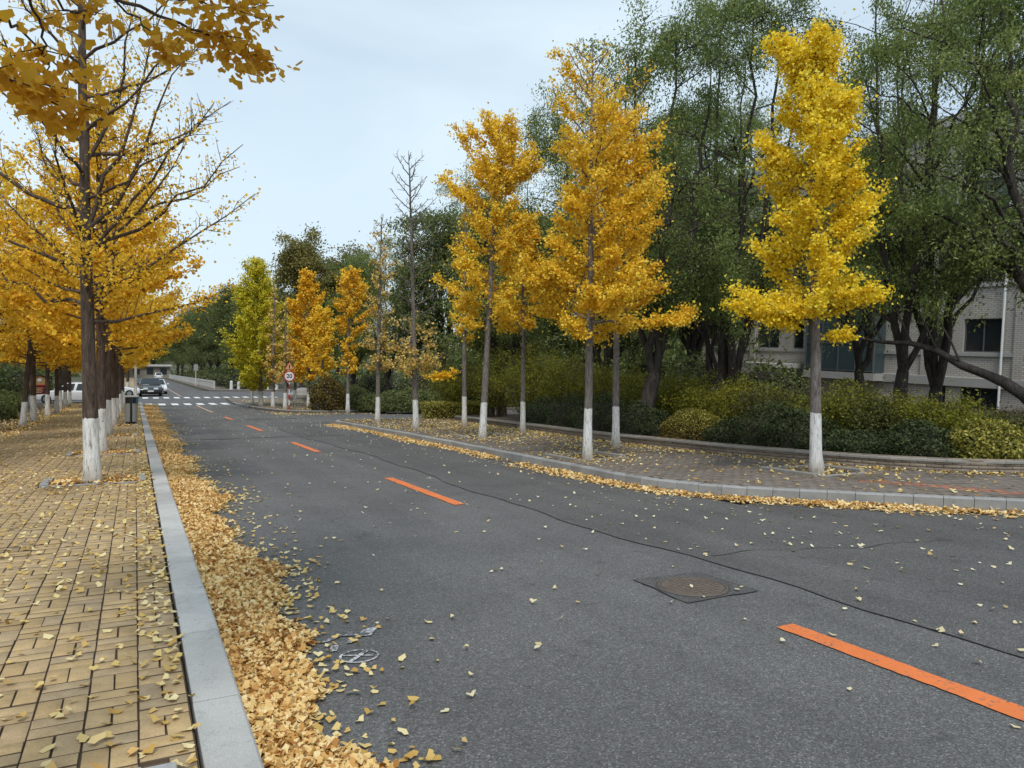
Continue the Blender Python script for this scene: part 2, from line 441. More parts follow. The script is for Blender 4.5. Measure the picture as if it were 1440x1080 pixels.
M['concrete'] = simple('concrete', (0.36, 0.35, 0.33), 0.85, var=0.15, nscale=2.0, bump=0.2)
M['beige_wall'] = simple('beige_wall', (0.26, 0.225, 0.18), 0.85, var=0.1, nscale=1.0)
M['window_glass'] = simple('window_glass', (0.020, 0.026, 0.030), 0.10, var=0.3, nscale=1.5, spec=0.8)
M['curtain_glass'] = simple('curtain_glass', (0.045, 0.070, 0.078), 0.12, var=0.3, nscale=1.0, spec=0.8)
M['frame_dark'] = simple('window_frame', (0.10, 0.105, 0.11), 0.5)
M['frame_white'] = simple('window_frame_white', (0.6, 0.6, 0.6), 0.5)
M['hill'] = simple('hill', (0.10, 0.13, 0.12), 0.95, var=0.4, nscale=0.02)

# ------------------------------------------------------------------ ground sheets
YS = np.concatenate([np.arange(-40, 40, 4), np.arange(40, 64, 1.5), np.arange(64, 300, 12), np.arange(300, 1500, 150)])
def sheet(name, x0, x1, y0, y1, h, mat, edge0=None, edge1=None, dy=2.0, parent=None, **kw):
    """a strip lying on the street surface, h above it; edges may wander"""
    n = max(2, int(math.ceil((y1 - y0) / dy)) + 1)
    ys = np.linspace(y0, y1, n)
    V, F = [], []
    for i, y in enumerate(ys):
        a = x0 + (edge0(y) if edge0 else 0); b = x1 + (edge1(y) if edge1 else 0)
        z = float(zg(y)) + h
        V += [(a, y, z), (b, y, z)]
        if i: k = 2*i; F.append((k-2, k-1, k+1, k))
    return new_obj(name, mesh_np(name, V, [np.array(F)], [mat]), parent, **kw)

def poly_slab(name, poly, top, depth, mat, parent=None, **kw):
    """raised slab with an arbitrary outline (list of x,y), its top h above the street; cut along y so that it follows the slope"""
    bm = bmesh.new()
    vs = [bm.verts.new((x, y, 0)) for x, y in poly]
    f = bm.faces.new(vs)
    ymin, ymax = min(p[1] for p in poly), max(p[1] for p in poly)
    y = math.ceil(ymin / 4) * 4
    while y < ymax:
        bmesh.ops.bisect_plane(bm, geom=bm.verts[:] + bm.edges[:] + bm.faces[:], plane_co=(0, y, 0), plane_no=(0, 1, 0))
        y += 4
    bmesh.ops.recalc_face_normals(bm, faces=bm.faces)
    for f in bm.faces:
        if f.normal.z < 0: f.normal_flip()
    border = [e for e in bm.edges if e.is_boundary]
    ex = bmesh.ops.extrude_edge_only(bm, edges=border)
    low = [g for g in ex['geom'] if isinstance(g, bmesh.types.BMVert)]
    lowset = set(low)
    for v in bm.verts:
        v.co.z = float(zg(v.co.y)) + (top - depth if v in lowset else top)
    bmesh.ops.recalc_face_normals(bm, faces=bm.faces)
    me = bpy.data.meshes.new(name); bm.to_mesh(me); bm.free(); me.materials.append(mat)
    return new_obj(name, me, parent, **kw)

def big_ground():
    V, F = [], []
    xs = [-900, -300, -100, -30, 0, 30, 100, 300, 900]
    for i, y in enumerate(YS):
        for x in xs: V.append((x, y, float(zg(min(y, 420))) - 0.06))
    n = len(xs)
    for i in range(len(YS) - 1):
        for j in range(n - 1): F.append((i*n+j, i*n+j+1, (i+1)*n+j+1, (i+1)*n+j))
    return new_obj('ground', mesh_np('ground', V, [np.array(F)], [M['ground']]), kind='structure')
big_ground()
KX = 0.43                     # road-side face of the left kerb
road = sheet('road', KX, 6.9, -12, 260, 0.0, M['asphalt'], kind='structure')
sheet('side_road', 6.9, 45, -12, 7.0, 0.0, M['asphalt_old'], kind='structure')
sheet('side_road', 6.9, 45, 26.5, 41.5, 0.0, M['asphalt'], kind='structure')
sheet('side_road', 6.9, 45, 60, 92, 0.0, M['asphalt'], kind='structure')
sheet('side_road', -45, KX, 57, 78, 0.0, M['asphalt'], kind='structure')
# newer, darker lane of asphalt right of a wandering seam
def seam(y): return 0.10*math.sin(y*0.45+1.0) + 0.05*math.sin(y*1.7) + 0.02*math.sin(y*5.1)
sheet('road_lane_patch', 4.42, 6.88, 1.2, 30, 0.004, M['asphalt_old'], edge0=seam, dy=0.35, kind='structure')
sheet('road_seam', 4.412, 4.420, 1.2, 30, 0.008, M['tar'], edge0=lambda y: seam(y)-0.005*abs(math.sin(y*3.1)), edge1=lambda y: seam(y)+0.004*abs(math.sin(y*2.3+1)), dy=0.3, kind='structure')

def xsheet(name, x0, x1, yf, w, h, mat, n=40, **kw):
    V, F = [], []
    for i in range(n+1):
        x = x0 + (x1-x0)*i/n; y = yf(x); ww = w*(0.5+0.8*abs(math.sin(x*2.3)))
        V += [(x, y, float(zg(y))+h), (x, y+ww, float(zg(y+ww))+h)]
        if i: k = 2*i; F.append((k-2, k, k+1, k-1))
    return new_obj(name, mesh_np(name, V, [np.array(F)], [mat]), **kw)
xsheet('road_crack', KX+0.6, 6.8, lambda x: 22.0+0.10*math.sin(x*1.9)+0.05*math.sin(x*5), 0.10, 0.009, M['tar'], kind='structure')
xsheet('road_crack', KX+0.6, 6.8, lambda x: 33.4+0.10*math.sin(x*1.3)+0.05*math.sin(x*4), 0.14, 0.009, M['tar'], kind='structure')
xsheet('road_crack', 4.6, 7.2, lambda x: 4.9+0.05*math.sin(x*3.9)+0.03*math.sin(x*9)-0.25*x+1.3, 0.010, 0.009, M['tar'], kind='structure')

# painted markings: 3 m orange dashes, a solid stretch before the crossing, two rows of zebra stripes
MX = 3.70
for a, b in ((0.35, 3.32), (8.62, 11.62), (16.8, 19.9), (25.1, 28.7), (33.3, 36.6)):
    sheet('lane_dash', MX-0.075, MX+0.075, a, b, 0.007, M['paint_orange'], dy=0.04,
          edge0=lambda y: 0.004*math.sin(y*9)+random.uniform(-.004, .004), edge1=lambda y: 0.004*math.sin(y*7+1)+random.uniform(-.004, .004), parent=road)
sheet('lane_line', MX-0.06, MX+0.06, 42.4, 54.2, 0.007, M['paint_faded'], dy=0.8, parent=road)
sheet('lane_line', MX-0.06, MX+0.06, 73.2, 190, 0.007, M['paint_faded'], dy=3, parent=road)
for k in range(8):
    sheet('zebra_stripe', 0.62+0.81*k, 1.05+0.81*k, 54.6, 57.6, 0.007, M['paint_white'], dy=0.6, parent=road)
for k in range(14):
    sheet('zebra_stripe', 0.55+0.81*k, 0.98+0.81*k, 68.4, 71.4, 0.007, M['paint_white'], dy=0.6, parent=road)

# worn bicycle symbol near the left gutter
def bike_mark():
    c = on_ground(505, 924)
    B = MB()
    def P(u, v): x = c.x+u*1.15; y = c.y+v*0.55; return (x, y, float(zg(y))+0.008)
    n = 40
    ring = []
    for i in range(n):
        if 4 < i < 7: continue
        a0, a1 = 2*math.pi*i/n, 2*math.pi*(i+1)/n
        r0, r1 = 0.085, 0.098
        B.add([P(r0*math.cos(a0), 1.9*r0*math.sin(a0)), P(r1*math.cos(a0), 1.9*r1*math.sin(a0)), P(r1*math.cos(a1), 1.9*r1*math.sin(a1)), P(r0*math.cos(a1), 1.9*r0*math.sin(a1))], [(0,1,2,3)])
    for (u0, v0, u1, v1, w) in ((-0.06,-0.12,0.06,0.13,0.014), (-0.075,0.09,0.08,-0.06,0.008), (-0.10,0.25,-0.07,0.42,0.02), (0.0,0.42,0.02,0.50,0.016),
                                (-0.12,0.56,0.0,0.72,0.022), (0.0,0.70,0.13,0.60,0.022), (0.10,0.57,0.17,0.80,0.040)):
        d = Vector((u1-u0, v1-v0)).normalized(); q = Vector((-d.y, d.x))*w
        B.add([P(u0-q.x, v0-q.y), P(u1-q.x, v1-q.y), P(u1+q.x, v1+q.y), P(u0+q.x, v0+q.y)], [(0,1,2,3)])
    B.build('bicycle_marking', M['paint_worn'], road)
bike_mark()

# manhole in its square of patched asphalt
def manhole():
    pc = [on_ground(*p) for p in ((892, 816), (966, 849), (1064, 832), (985, 806))]
    V = []
    cen = sum(pc, Vector())/4
    pts = []
    for i in range(4):
        a, b = pc[i], pc[(i+1) % 4]
        for k in range(5):
            q = a.lerp(b, k/5) + Vector((random.uniform(-.012, .012), random.uniform(-.012, .012), 0))
            pts.append(q)
    V = [(cen.x, cen.y, float(zg(cen.y))+0.005)] + [(p.x, p.y, float(zg(p.y))+0.005) for p in pts]
    n = len(pts)
    F = [(0, i+1, (i+1) % n+1) for i in range(n)]
    new_obj('asphalt_patch', mesh_np('asphalt_patch', V, [np.array(F)], [M['asphalt_patch']]), kind='structure')
    # tar bead along the cut
    B = MB()
    for i in range(n):
        a, b = pts[i], pts[(i+1) % n]; d = (b-a); 
        if d.length < 1e-4: continue
        q = Vector((-d.y, d.x, 0)).normalized()*0.004*random.uniform(0.4, 1.4)
        z = lambda p: (p.x, p.y, float(zg(p.y))+0.009)
        B.add([z(a-q), z(b-q), z(b+q), z(a+q)], [(0,1,2,3)])
    B.build('patch_seam', M['tar'], kind='structure')
    c = on_ground(974, 826)
    e = empty('manhole_cover', (c.x, c.y, float(zg(c.y))), 'round rusty iron manhole cover set in a dark asphalt patch', 'manhole')
    e.rotation_euler = (-math.atan(SLOPE), 0, 0)
    B = MB(); n = 40
    v, f = [], []
    for i in range(n):
        a = 2*math.pi*i/n; ca, sa = math.cos(a), math.sin(a)
        v += [(0.262*ca, 0.262*sa, 0.006), (0.256*ca, 0.256*sa, 0.013), (0.246*ca, 0.246*sa, 0.013), (0.243*ca, 0.243*sa, 0.004)]
    for i in range(n):
        for k in range(3): f.append((4*i+k, 4*((i+1) % n)+k, 4*((i+1) % n)+k+1, 4*i+k+1))
    B.add(v, f); B.build('rim', M['iron'], e)
    B = MB(); v = [(0, 0, 0.0075)]
    for i in range(n): a = 2*math.pi*i/n; v += [(0.280*math.cos(a), 0.280*math.sin(a), 0.0065)]
    B.add(v, [(0, 1+i, 1+(i+1) % n) for i in range(n)]); B.build('seating', M['tar'], e)
    B = MB(); v = [(0, 0, 0.010)]; 
    for i in range(n): a = 2*math.pi*i/n; v += [(0.236*math.cos(a), 0.236*math.sin(a), 0.010)]
    B.add(v, [(0, 1+i, 1+(i+1) % n) for i in range(n)])
    B.build('lid', M['iron'], e)
    B = MB()
    for i in range(-4, 5):
        for j in range(-4, 5):
            x, y = i*0.05, j*0.05
            if x*x+y*y > 0.21**2: continue
            if (i+j) % 2: B.box(x-.017, x+.017, y-.006, y+.006, 0.010, 0.0145)
            else: B.box(x-.006, x+.006, y-.017, y+.017, 0.010, 0.0145)
    B.build('tread_pattern', M['iron'], e, kind='stuff')
manhole()

# ------------------------------------------------------------------ pavers as single pieces
def brick_shape(l, w, t=0.05, ch=0.004):
    a, b = l/2, w/2
    def ring(x, y, z): return [(-x, -y, z), (x, -y, z), (x, y, z), (-x, y, z)]
    V = ring(a, b, -t) + ring(a, b, -ch*1.2) + ring(a-ch, b-ch, 0)
    F = [(8, 9, 10, 11)]
    for k in (0, 4):
        for i in range(4): F.append((k+i, k+(i+1) % 4, k+4+(i+1) % 4, k+4+i))
    return np.array(V, dtype=np.float32), np.array(F, dtype=np.int32)

def lay_bricks(parent, items, size, mat, name='brick', stuff='brick_field', limit=300):
    """items: (x, y, z, rotz, tiltx). The ones that show largest become parts, the rest one joined part"""
    bv, bf = brick_shape(*size)
    def vis(it):
        px, py, d = proj((it[0], it[1], it[2]))
        ok = d > 0.3 and -60 < px < 1500 and py < 1120
        return -(1.0/max(d, .3)**2) if ok else 1.0
    items = sorted(items, key=vis)
    near, far = items[:limit], items[limit:]
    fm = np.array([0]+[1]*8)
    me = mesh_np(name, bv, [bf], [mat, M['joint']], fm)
    ta = -math.atan(SLOPE)
    for x, y, z, rz, tj in near:
        o = new_obj(name, me, parent)
        o.matrix_world = Matrix.Translation((x, y, z)) @ Matrix.Rotation(ta + tj, 4, 'X') @ Matrix.Rotation(rz, 4, 'Z')
    if far:
        A = np.array(far); n = len(A); c, s = np.cos(A[:, 3])[:, None], np.sin(A[:, 3])[:, None]
        X = bv[None, :, 0]*c - bv[None, :, 1]*s; Y = bv[None, :, 0]*s + bv[None, :, 1]*c
        Z = bv[None, :, 2] + Y*np.tan(ta + A[:, 4])[:, None]
        V = np.stack([X + A[:, 0:1], Y + A[:, 1:2], Z + A[:, 2:3]], -1).reshape(-1, 3)
        F = (bf[None] + (np.arange(n)*len(bv))[:, None, None]).reshape(-1, 4)
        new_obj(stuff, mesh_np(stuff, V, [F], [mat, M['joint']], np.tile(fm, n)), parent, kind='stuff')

PH = 0.13                     # left pavement and kerb top above the road
pave_l = poly_slab('pavement', [(0.215, -6), (0.215, 56.4), (-3.35, 56.4), (-3.35, -6)], PH-0.012, 0.5, M['joint'], kind='structure')
rng = np.random.default_rng(3)
LEFT_ROW = [(-0.58, 2.55), (-0.58, 12.2), (-0.62, 17.1), (-0.66, 22.6), (-0.66, 27.9), (-0.66, 33.2), (-0.66, 38.6), (-0.66, 44.0), (-0.66, 50.2)]
def in_pit(x, y):
    for tx, ty in LEFT_ROW:
        if abs(x-(tx+0.06)) < 0.60 and abs(y-ty) < 0.36: return True
    return False
items = []
ncol, j0, j1 = 18, -10, 170
for i in range(ncol):
    cx = 0.212 - 0.2*(i+0.5)
    for j in range(j0, j1):
        cy = 0.2*(j+0.5)
        dz = lambda: float(rng.normal(0, 0.0012))
        sink = -0.012*math.exp(-(((cx+1.0)/0.5)**2+((cy-7.0)/0.5)**2))
        for s in (-0.05, 0.05):
            if (i+j) % 2: x, y, rz = cx, cy+s, 0.0
            else: x, y, rz = cx+s, cy, math.pi/2
            if in_pit(x, y): continue
            items.append((x+rng.normal(0, .0012), y+rng.normal(0, .0012), float(zg(y))+PH+dz()+sink, rz+rng.normal(0, .008), rng.normal(0, .007)))
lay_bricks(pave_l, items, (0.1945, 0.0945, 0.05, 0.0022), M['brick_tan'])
# beyond the single pieces the paving goes on as a surface of the same colour
t = NT('paving_far'); p = t.pos()
b = t.n.new('ShaderNodeTexBrick'); t.link(p, b.inputs['Vector']); b.inputs['Scale'].default_value = 1
b.inputs['Color1'].default_value = (0.44, 0.31, 0.14, 1); b.inputs['Color2'].default_value = (0.38, 0.28, 0.15, 1); b.inputs['Mortar'].default_value = (0.1, .07, .04, 1)
b.inputs['Brick Width'].default_value = 0.2; b.inputs['Row Height'].default_value = 0.1; b.inputs['Mortar Size'].default_value = 0.008
M['paving_far'] = t.done(t.bsdf(b.outputs['Color'], 0.9))
sheet('paving_field', -3.34, 0.2, 34.0, 56.3, PH-0.006, M['paving_far'], parent=pave_l)

# left kerb: 1 m granite stones
def kerb_mesh(l, w, h, name, mat, ch=0.012):
    B = MB()
    prof = [(-w, -h), (0, -h), (0, -ch), (-ch, 0), (-w+0.003, 0), (-w, -0.003)]
    B.prism(prof, 'y', -l/2, l/2)
    me = B.mesh(name, mat, bevel=0.0025, seg=1)
    return me
kerb_l = new_obj('kerb', None, kind='structure'); kerb_l.empty_display_size = .2
km = kerb_mesh(0.992, 0.20, 0.32, 'kerb_stone', M['granite'])
y = -4.53
while y < 56.2:
    o = new_obj('kerb_stone', km, kerb_l)
    o.location = (KX + random.uniform(-.003, .003), y+0.5, float(zg(y+0.5)) + PH + 0.008 + random.uniform(-.002, .002))
    o.rotation_euler = (-math.atan(SLOPE), 0, random.uniform(-.002, .002))
    y += 1.0
sheet('kerb_foundation', KX-0.19, KX-0.01, -5, 56.3, PH-0.03, M['joint'], kind='structure')

# strip of bare soil and leaf litter left of the pavement, where the second row stands
poly_slab('garden_bed', [(-3.36, -6), (-3.36, 56.4), (-30, 56.4), (-30, -6)], PH-0.03, 0.5, M['soil'], kind='structure')

# ------------------------------------------------------------------ right-hand block: kerb, footpath, planter wall
KR = [(470, 597.5), (482, 599.5), (530, 609), (582, 619), (671, 638), (749, 655), (800, 665.5), (840, 674.5), (872, 682), (907, 689.5), (940, 694.5), (978, 698.5), (1024, 701.5), (1084, 704.5), (1160, 708.5), (1212, 711.5), (1327, 716), (1440, 722.5), (1520, 727)]
kr = [on_ground(*p) for p in KR]
def resample(pts, step):
    pts = [Vector((p.x, p.y)) for p in pts]
    out = [pts[0].copy()]; acc = 0
    for a, b in zip(pts, pts[1:]):
        L = (b-a).length; t = step-acc
        while t <= L:
            out.append(a.lerp(b, t/L)); t += step
        acc = L-(t-step)
    return out
def smooth2(pts, it=3, keep=True):
    pts = [p.copy() for p in pts]
    for _ in range(it):
        q = [p.copy() for p in pts]
        for i in range(1, len(pts)-1): q[i] = (pts[i-1]+2*pts[i]+pts[i+1])/4
        pts = q
    return pts
kr2 = smooth2(resample(kr, 0.25), 14)
# carry the kerb round the far corner into the side road
tail = []
c0 = kr2[0]
for k in range(1, 10):
    a = k/9*math.pi/2
    tail.append(Vector((c0.x + 0.9*(1-math.cos(a)), c0.y + 0.9*math.sin(a))))
x = tail[-1].x
far_end = [Vector((x+0.5*k, tail[-1].y-0.02*k)) for k in range(1, 40)]
kr_line = far_end[::-1] + tail[::-1] + kr2
kr_line = smooth2(kr_line, 4)
KH = 0.165
kerb_r = new_obj('kerb', None, kind='structure'); kerb_r.empty_display_size = .2
def kerb_run(line, parent, step_of, KH, w=0.13, mat=None, ch=0.02):
    """stones following a curved line; the pavement lies to the left of travel when inner=+1"""
    cum = [0]
    for a, b in zip(line, line[1:]): cum.append(cum[-1]+(b-a).length)
    def at(s):
        s = min(max(s, 0), cum[-1]-1e-4)
        i = max(0, np.searchsorted(cum, s)-1)
        f = (s-cum[i])/max(1e-6, cum[i+1]-cum[i]); return line[i].lerp(line[i+1], f)
    s = 0.0
    while s < cum[-1]-0.2:
        L = step_of(at(s)); e_ = min(s+L, cum[-1])
        a, b = at(s), at(e_); d = (b-a); 
        if d.length < 0.08: break
        d.normalize(); nrm = Vector((-d.y, d.x))     # to the left of travel = footpath side
        a = a + d*0.003; b = b - d*0.003
        hj = random.uniform(-.003, .003)
        B = MB()
        prof = [(0, -0.2), (0, KH-ch), (ch*0.8, KH), (w, KH), (w, -0.2)]
        v = []
        for p in (a, b):
            for (u, h) in prof:
                q = p+nrm*u; v.append((q.x, q.y, float(zg(q.y))+h+hj))
        n = len(prof)
        B.add(v, [tuple(range(n)), tuple(range(2*n-1, n-1, -1))]+[(i, i+n, (i+1) % n+n, (i+1) % n) for i in range(n)])
        B.build('kerb_stone', mat or M['kerb_light'], parent)
        s = e_
kerb_run(kr_line, kerb_r, lambda p: 0.33 if p.y < 11.5 and p.x > 6.3 else 0.75, KH)

WB = [(640, 592), (690, 598), (764, 608), (840, 619), (929, 629), (1040, 641.5), (1138, 650), (1205, 655.5), (1270, 660), (1330, 663.5), (1380, 665.5), (1440, 666.5), (1510, 665)]
wl2 = smooth2(resample([on_ground(px, py, KH) for px, py in WB], 0.2), 10)
wall_line = wl2
foot = [p for p in kr_line[24:]]   # outline: along the kerb, back along the wall
inner = []
for i, p in enumerate(kr_line):
    a = kr_line[max(0, i-1)]; b = kr_line[min(len(kr_line)-1, i+1)]
    d = (b-a).normalized(); inner.append(p+Vector((-d.y, d.x))*0.128)
hedge_corner = [Vector((far_end[-1].x, 24.5))]
outline = inner + [Vector((22, inner[-1].y-0.4)), Vector((22, 24.0))] + hedge_corner
pave_r = poly_slab('pavement', [(p.x, p.y) for p in outline], KH-0.016, 0.6, M['joint'], kind='structure')

def in_poly(x, y, poly):
    c = False; j = len(poly)-1
    for i in range(len(poly)):
        a, b = poly[i], poly[j]
        if (a.y > y) != (b.y > y) and x < (b.x-a.x)*(y-a.y)/(b.y-a.y)+a.x: c = not c
        j = i
    return c
walk_poly = inner[36:] + [wall_line[-1]+Vector((0.3, -0.3))] + wall_line[::-1] + [Vector((wall_line[0].x+0.5, 27.5)), Vector((9.4, inner[36].y))]
RIGHT_PITS = [(9.6, 8.2), (7.62, 11.8), (8.1, 17.6)]
items = []; red = []
red_line = [on_ground(px, py, KH) for px, py in ((1215, 676), (1300, 682), (1380, 689), (1470, 697))]
def near_red(x, y):
    for a, b in zip(red_line, red_line[1:]):
        A, Bv, P = Vector((a.x, a.y)), Vector((b.x, b.y)), Vector((x, y))
        t = max(0, min(1, (P-A).dot(Bv-A)/(Bv-A).length_squared))
        if (A+(Bv-A)*t-P).length < 0.17: return True
    return False
for i in range(0, 48):
    for j in range(0, 250):
        x = 6.6 + 0.2*i + (0.1 if j % 2 else 0); y = 1.0 + 0.1*j
        if x > 16 or not in_poly(x, y, walk_poly): continue
        if any(abs(x-px) < 0.56 and abs(y-py) < 0.56 for px, py in RIGHT_PITS): continue
        it = (x, y, float(zg(y))+KH+float(rng.normal(0, .0015)), rng.normal(0, .006), rng.normal(0, .006))
        (red if near_red(x, y) else items).append(it)
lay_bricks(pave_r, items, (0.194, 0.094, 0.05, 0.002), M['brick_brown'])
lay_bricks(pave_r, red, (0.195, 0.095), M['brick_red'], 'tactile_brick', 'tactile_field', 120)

# planter wall of small bricks under cap stones
WH = 0.165
planter = empty('planter_wall', (0, 0, 0), 'low curving brick planter wall with grey cap stones behind the footpath', 'wall')
cum = [0]
for a, b_ in zip(wall_line, wall_line[1:]): cum.append(cum[-1]+(b_-a).length)
def wat(s):
    s = min(max(s, 0), cum[-1]-1e-4); i = max(0, int(np.searchsorted(cum, s))-1)
    f = (s-cum[i])/max(1e-6, cum[i+1]-cum[i]); return wall_line[i].lerp(wall_line[i+1], f)
B = MB(); V = []; F = []
for i, p in enumerate(wall_line):
    a = wall_line[max(0, i-1)]; b_ = wall_line[min(len(wall_line)-1, i+1)]; d = (b_-a).normalized(); nn = Vector((-d.y, d.x))
    for u, h in ((0.012, 0), (0.012, WH-0.02), (0.20, WH-0.02), (0.20, 0)):
        q = p+nn*u; V.append((q.x, q.y, float(zg(q.y))+KH-0.03+h))
    if i:
        k = 4*i
        for c_ in range(3): F.append((k-4+c_, k-4+c_+1, k+c_+1, k+c_))
new_obj('core', mesh_np('core', V, [np.array(F)], [M['joint']]), planter)
bl, bh = 0.24, 0.056
wb_items = []
bv, bf = brick_shape(bl-0.008, bh-0.008, 0.02, 0.003)
# face brick lies in the wall plane: local x along the wall, local z outwards
brick_me = mesh_np('brick', np.stack([bv[:, 0], -bv[:, 2], bv[:, 1]], -1), [bf], [M['wall_brick']])
bricks = []
s = 0
for row in range(4):
    s = (0.12 if row % 2 else 0.0)
    while s < cum[-1]-bl:
        a, b_ = wat(s), wat(s+bl); d = (b_-a).normalized(); c_ = (a+b_)/2
        z = float(zg(c_.y))+KH-0.005+bh*(row+0.5)
        bricks.append((c_.x, c_.y, z, math.atan2(d.y, d.x), (float(zg(b_.y))-float(zg(a.y)))/(b_-a).length))
        s += bl
bricks.sort(key=lambda q: proj(q[:3])[2])
vt = np.stack([bv[:, 0], -bv[:, 2], bv[:, 1]], -1)
FV, FF = [], []
for k, (x, y, z, rz, sl) in enumerate(bricks):
    mt = Matrix.Translation((x, y, z)) @ Matrix.Rotation(rz, 4, 'Z') @ Matrix.Rotation(-math.atan(sl), 4, 'Y')
    mt = mt @ Matrix.Translation((0, random.uniform(-.002, .002), 0))
    if k < 300:
        o = new_obj('brick', brick_me, planter); o.matrix_world = mt
    else:
        n0 = len(FV)*len(bv); FV.append(np.array([mt @ Vector(q) for q in vt])); FF.append(bf+n0)
if FV: new_obj('brick_field', mesh_np('brick_field', np.concatenate(FV), [np.concatenate(FF)], [M['wall_brick']]), planter, kind='stuff')
s = 0
while s < cum[-1]-0.3:
    L = 0.8
    B = MB(); v = []
    for ss in (s+0.003, min(s+L-0.003, cum[-1])):
        p = wat(ss); d = (wat(ss+.05)-wat(ss-.05)).normalized(); nn = Vector((-d.y, d.x))
        for u, h in ((-0.03, 0), (-0.03, 0.035), (-0.022, 0.045), (0.24, 0.045), (0.24, 0)):
            q = p+nn*u; v.append((q.x, q.y, float(zg(q.y))+KH+WH-0.015+h))
    B.add(v, [(0,1,2,3,4), (9,8,7,6,5)]+[(i, i+5, (i+1) % 5+5, (i+1) % 5) for i in range(5)])
    B.build('cap_stone', M['cap'], planter)
    s += L
# planted bed behind the wall, rising a little towards the building
bed = [p+Vector((0.19, 0.02)) for p in wall_line]
bed_poly = [(p.x, p.y) for p in bed] + [(60, bed[-1].y-2), (60, 27.5), (bed[0].x+1.0, 27.5)]
poly_slab('garden_bed', bed_poly, KH+WH-0.05, 0.8, M['soil'], kind='structure')

# far island beyond the side road
KI = [(560, 579.5), (527, 580), (470, 581.5), (430, 581.5), (412, 581), (390, 579.5), (362, 576), (340, 571.5), (327, 568.5)]
ki = smooth2(resample([on_ground(*p) for p in KI], 0.5), 5)
ki = [Vector((45, ki[0].y+0.2)), Vector((30, ki[0].y+.1))] + ki
isl_outline = ki + [Vector((ki[-1].x+0.6, 65.5)), Vector((45, 65.5))]
poly_slab('pavement', [(p.x, p.y) for p in isl_outline], 0.12, 0.5, M['brick_brown'], kind='structure')
kerb_i = new_obj('kerb', None, kind='structure'); kerb_i.empty_display_size = .2
kerb_run([p.copy() for p in ki[2:]][::-1], kerb_i, lambda p: 0.9, 0.14, mat=M['kerb_light'])
poly_slab('garden_bed', [(11.6, 44.6), (13.0, 41.6), (45, 41.6), (45, 64), (12, 64)], 0.24, 0.5, M['soil'], kind='structure')
# far right footpath beyond the second side road
poly_slab('pavement', [(7.6, 91), (45, 88), (45, 94), (11, 96), (10.2, 260), (7.6, 260)], 0.13, 0.4, M['brick_brown'], kind='structure')
poly_slab('pavement', [(-6, 79), (0.3, 79), (0.3, 258), (-6, 258)], 0.13, 0.4, M['paving_far'], kind='structure')

# ------------------------------------------------------------------ foliage and tree builders
FAN = np.array([(0, 0, 0), (-0.60, 0.48, 0.10), (-0.36, 0.84, 0.03), (0, 0.70, -0.03), (0.36, 0.84, 0.03), (0.60, 0.48, 0.10)], dtype=np.float32)
FAN_F = np.array([(0, 2, 1), (0, 3, 2), (0, 4, 3), (0, 5, 4)], dtype=np.int32)
KITE = np.array([(0, 0, 0), (0.52, 0.62, 0.10), (0, 0.86, -0.02), (-0.52, 0.62, 0.10)], dtype=np.float32)
KITE_F = np.array([(0, 1, 2, 3)], dtype=np.int32)
LANCE = np.array([(0, 0, 0), (0.20, 0.5, 0.03), (0, 1.0, -0.05), (-0.20, 0.5, 0.03)], dtype=np.float32)
OVAL = np.array([(0, 0, 0), (0.32, 0.45, 0.06), (0, 1.0, 0), (-0.32, 0.45, 0.06)], dtype=np.float32)

def leaves(P, size, rng, tmpl=KITE, tf=KITE_F, up=0.35, flat=False, tilt=0.35, droop=0.0, out=None):
    """vertices and faces of one blade per point"""
    n = len(P)
    if flat:
        N = np.stack([rng.normal(0, tilt, n), rng.normal(0, tilt, n), np.ones(n)], -1)
        N[:, 1] += SLOPE
    else:
        N = rng.normal(0, 1, (n, 3)); N /= np.linalg.norm(N, axis=1, keepdims=True)
        N[:, 2] += up
        if out is not None: N += out
    N /= np.linalg.norm(N, axis=1, keepdims=True)+1e-9
    T = rng.normal(0, 1, (n, 3)); T[:, 2] -= droop*2
    T -= N*(T*N).sum(1, keepdims=True); T /= np.linalg.norm(T, axis=1, keepdims=True)+1e-9
    S = np.cross(T, N)
    sz = (size*rng.uniform(0.7, 1.25, n))[:, None, None]
    W = tmpl[None]*np.array([1, 1, 1])
    curl = rng.uniform(0.0, 3.2 if flat else 2.0, n)[:, None]
    V = P[:, None, :] + sz*(S[:, None, :]*W[:, :, 0:1] + T[:, None, :]*W[:, :, 1:2] + N[:, None, :]*(W[:, :, 2:3]*curl[:, :, None]))
    F = (tf[None] + (np.arange(n)*len(tmpl))[:, None, None]).reshape(-1, tf.shape[1])
    return V.reshape(-1, 3), F

class Tubes:
    def __init__(s): s.V = []; s.F = []; s.n = 0
    def add(s, pts, rad, k=6, rough=0.0, rng=None):
        pts = np.asarray(pts, float); m_ = len(pts)
        tan = np.gradient(pts, axis=0); tan /= np.linalg.norm(tan, axis=1, keepdims=True)+1e-9
        ref = np.array([0, 0, 1.0]) if abs(tan[0, 2]) < 0.8 else np.array([1.0, 0, 0])
        a = np.arange(k)*2*np.pi/k
        for i in range(m_):
            u = np.cross(tan[i], ref); u /= np.linalg.norm(u)+1e-9; w = np.cross(tan[i], u)
            r = rad[i]*(1+(rng.normal(0, rough, k) if rough else 0))
            s.V.append(pts[i]+np.outer(np.cos(a)*r, u)+np.outer(np.sin(a)*r, w))
        f = []
        for i in range(m_-1):
            for j in range(k):
                b0 = s.n+i*k; f.append((b0+j, b0+(j+1) % k, b0+k+(j+1) % k, b0+k+j))
        s.F += f; s.n += m_*k
    def mesh(s, name, mat): return mesh_np(name, np.concatenate(s.V), [np.array(s.F)], [mat], smooth=True)

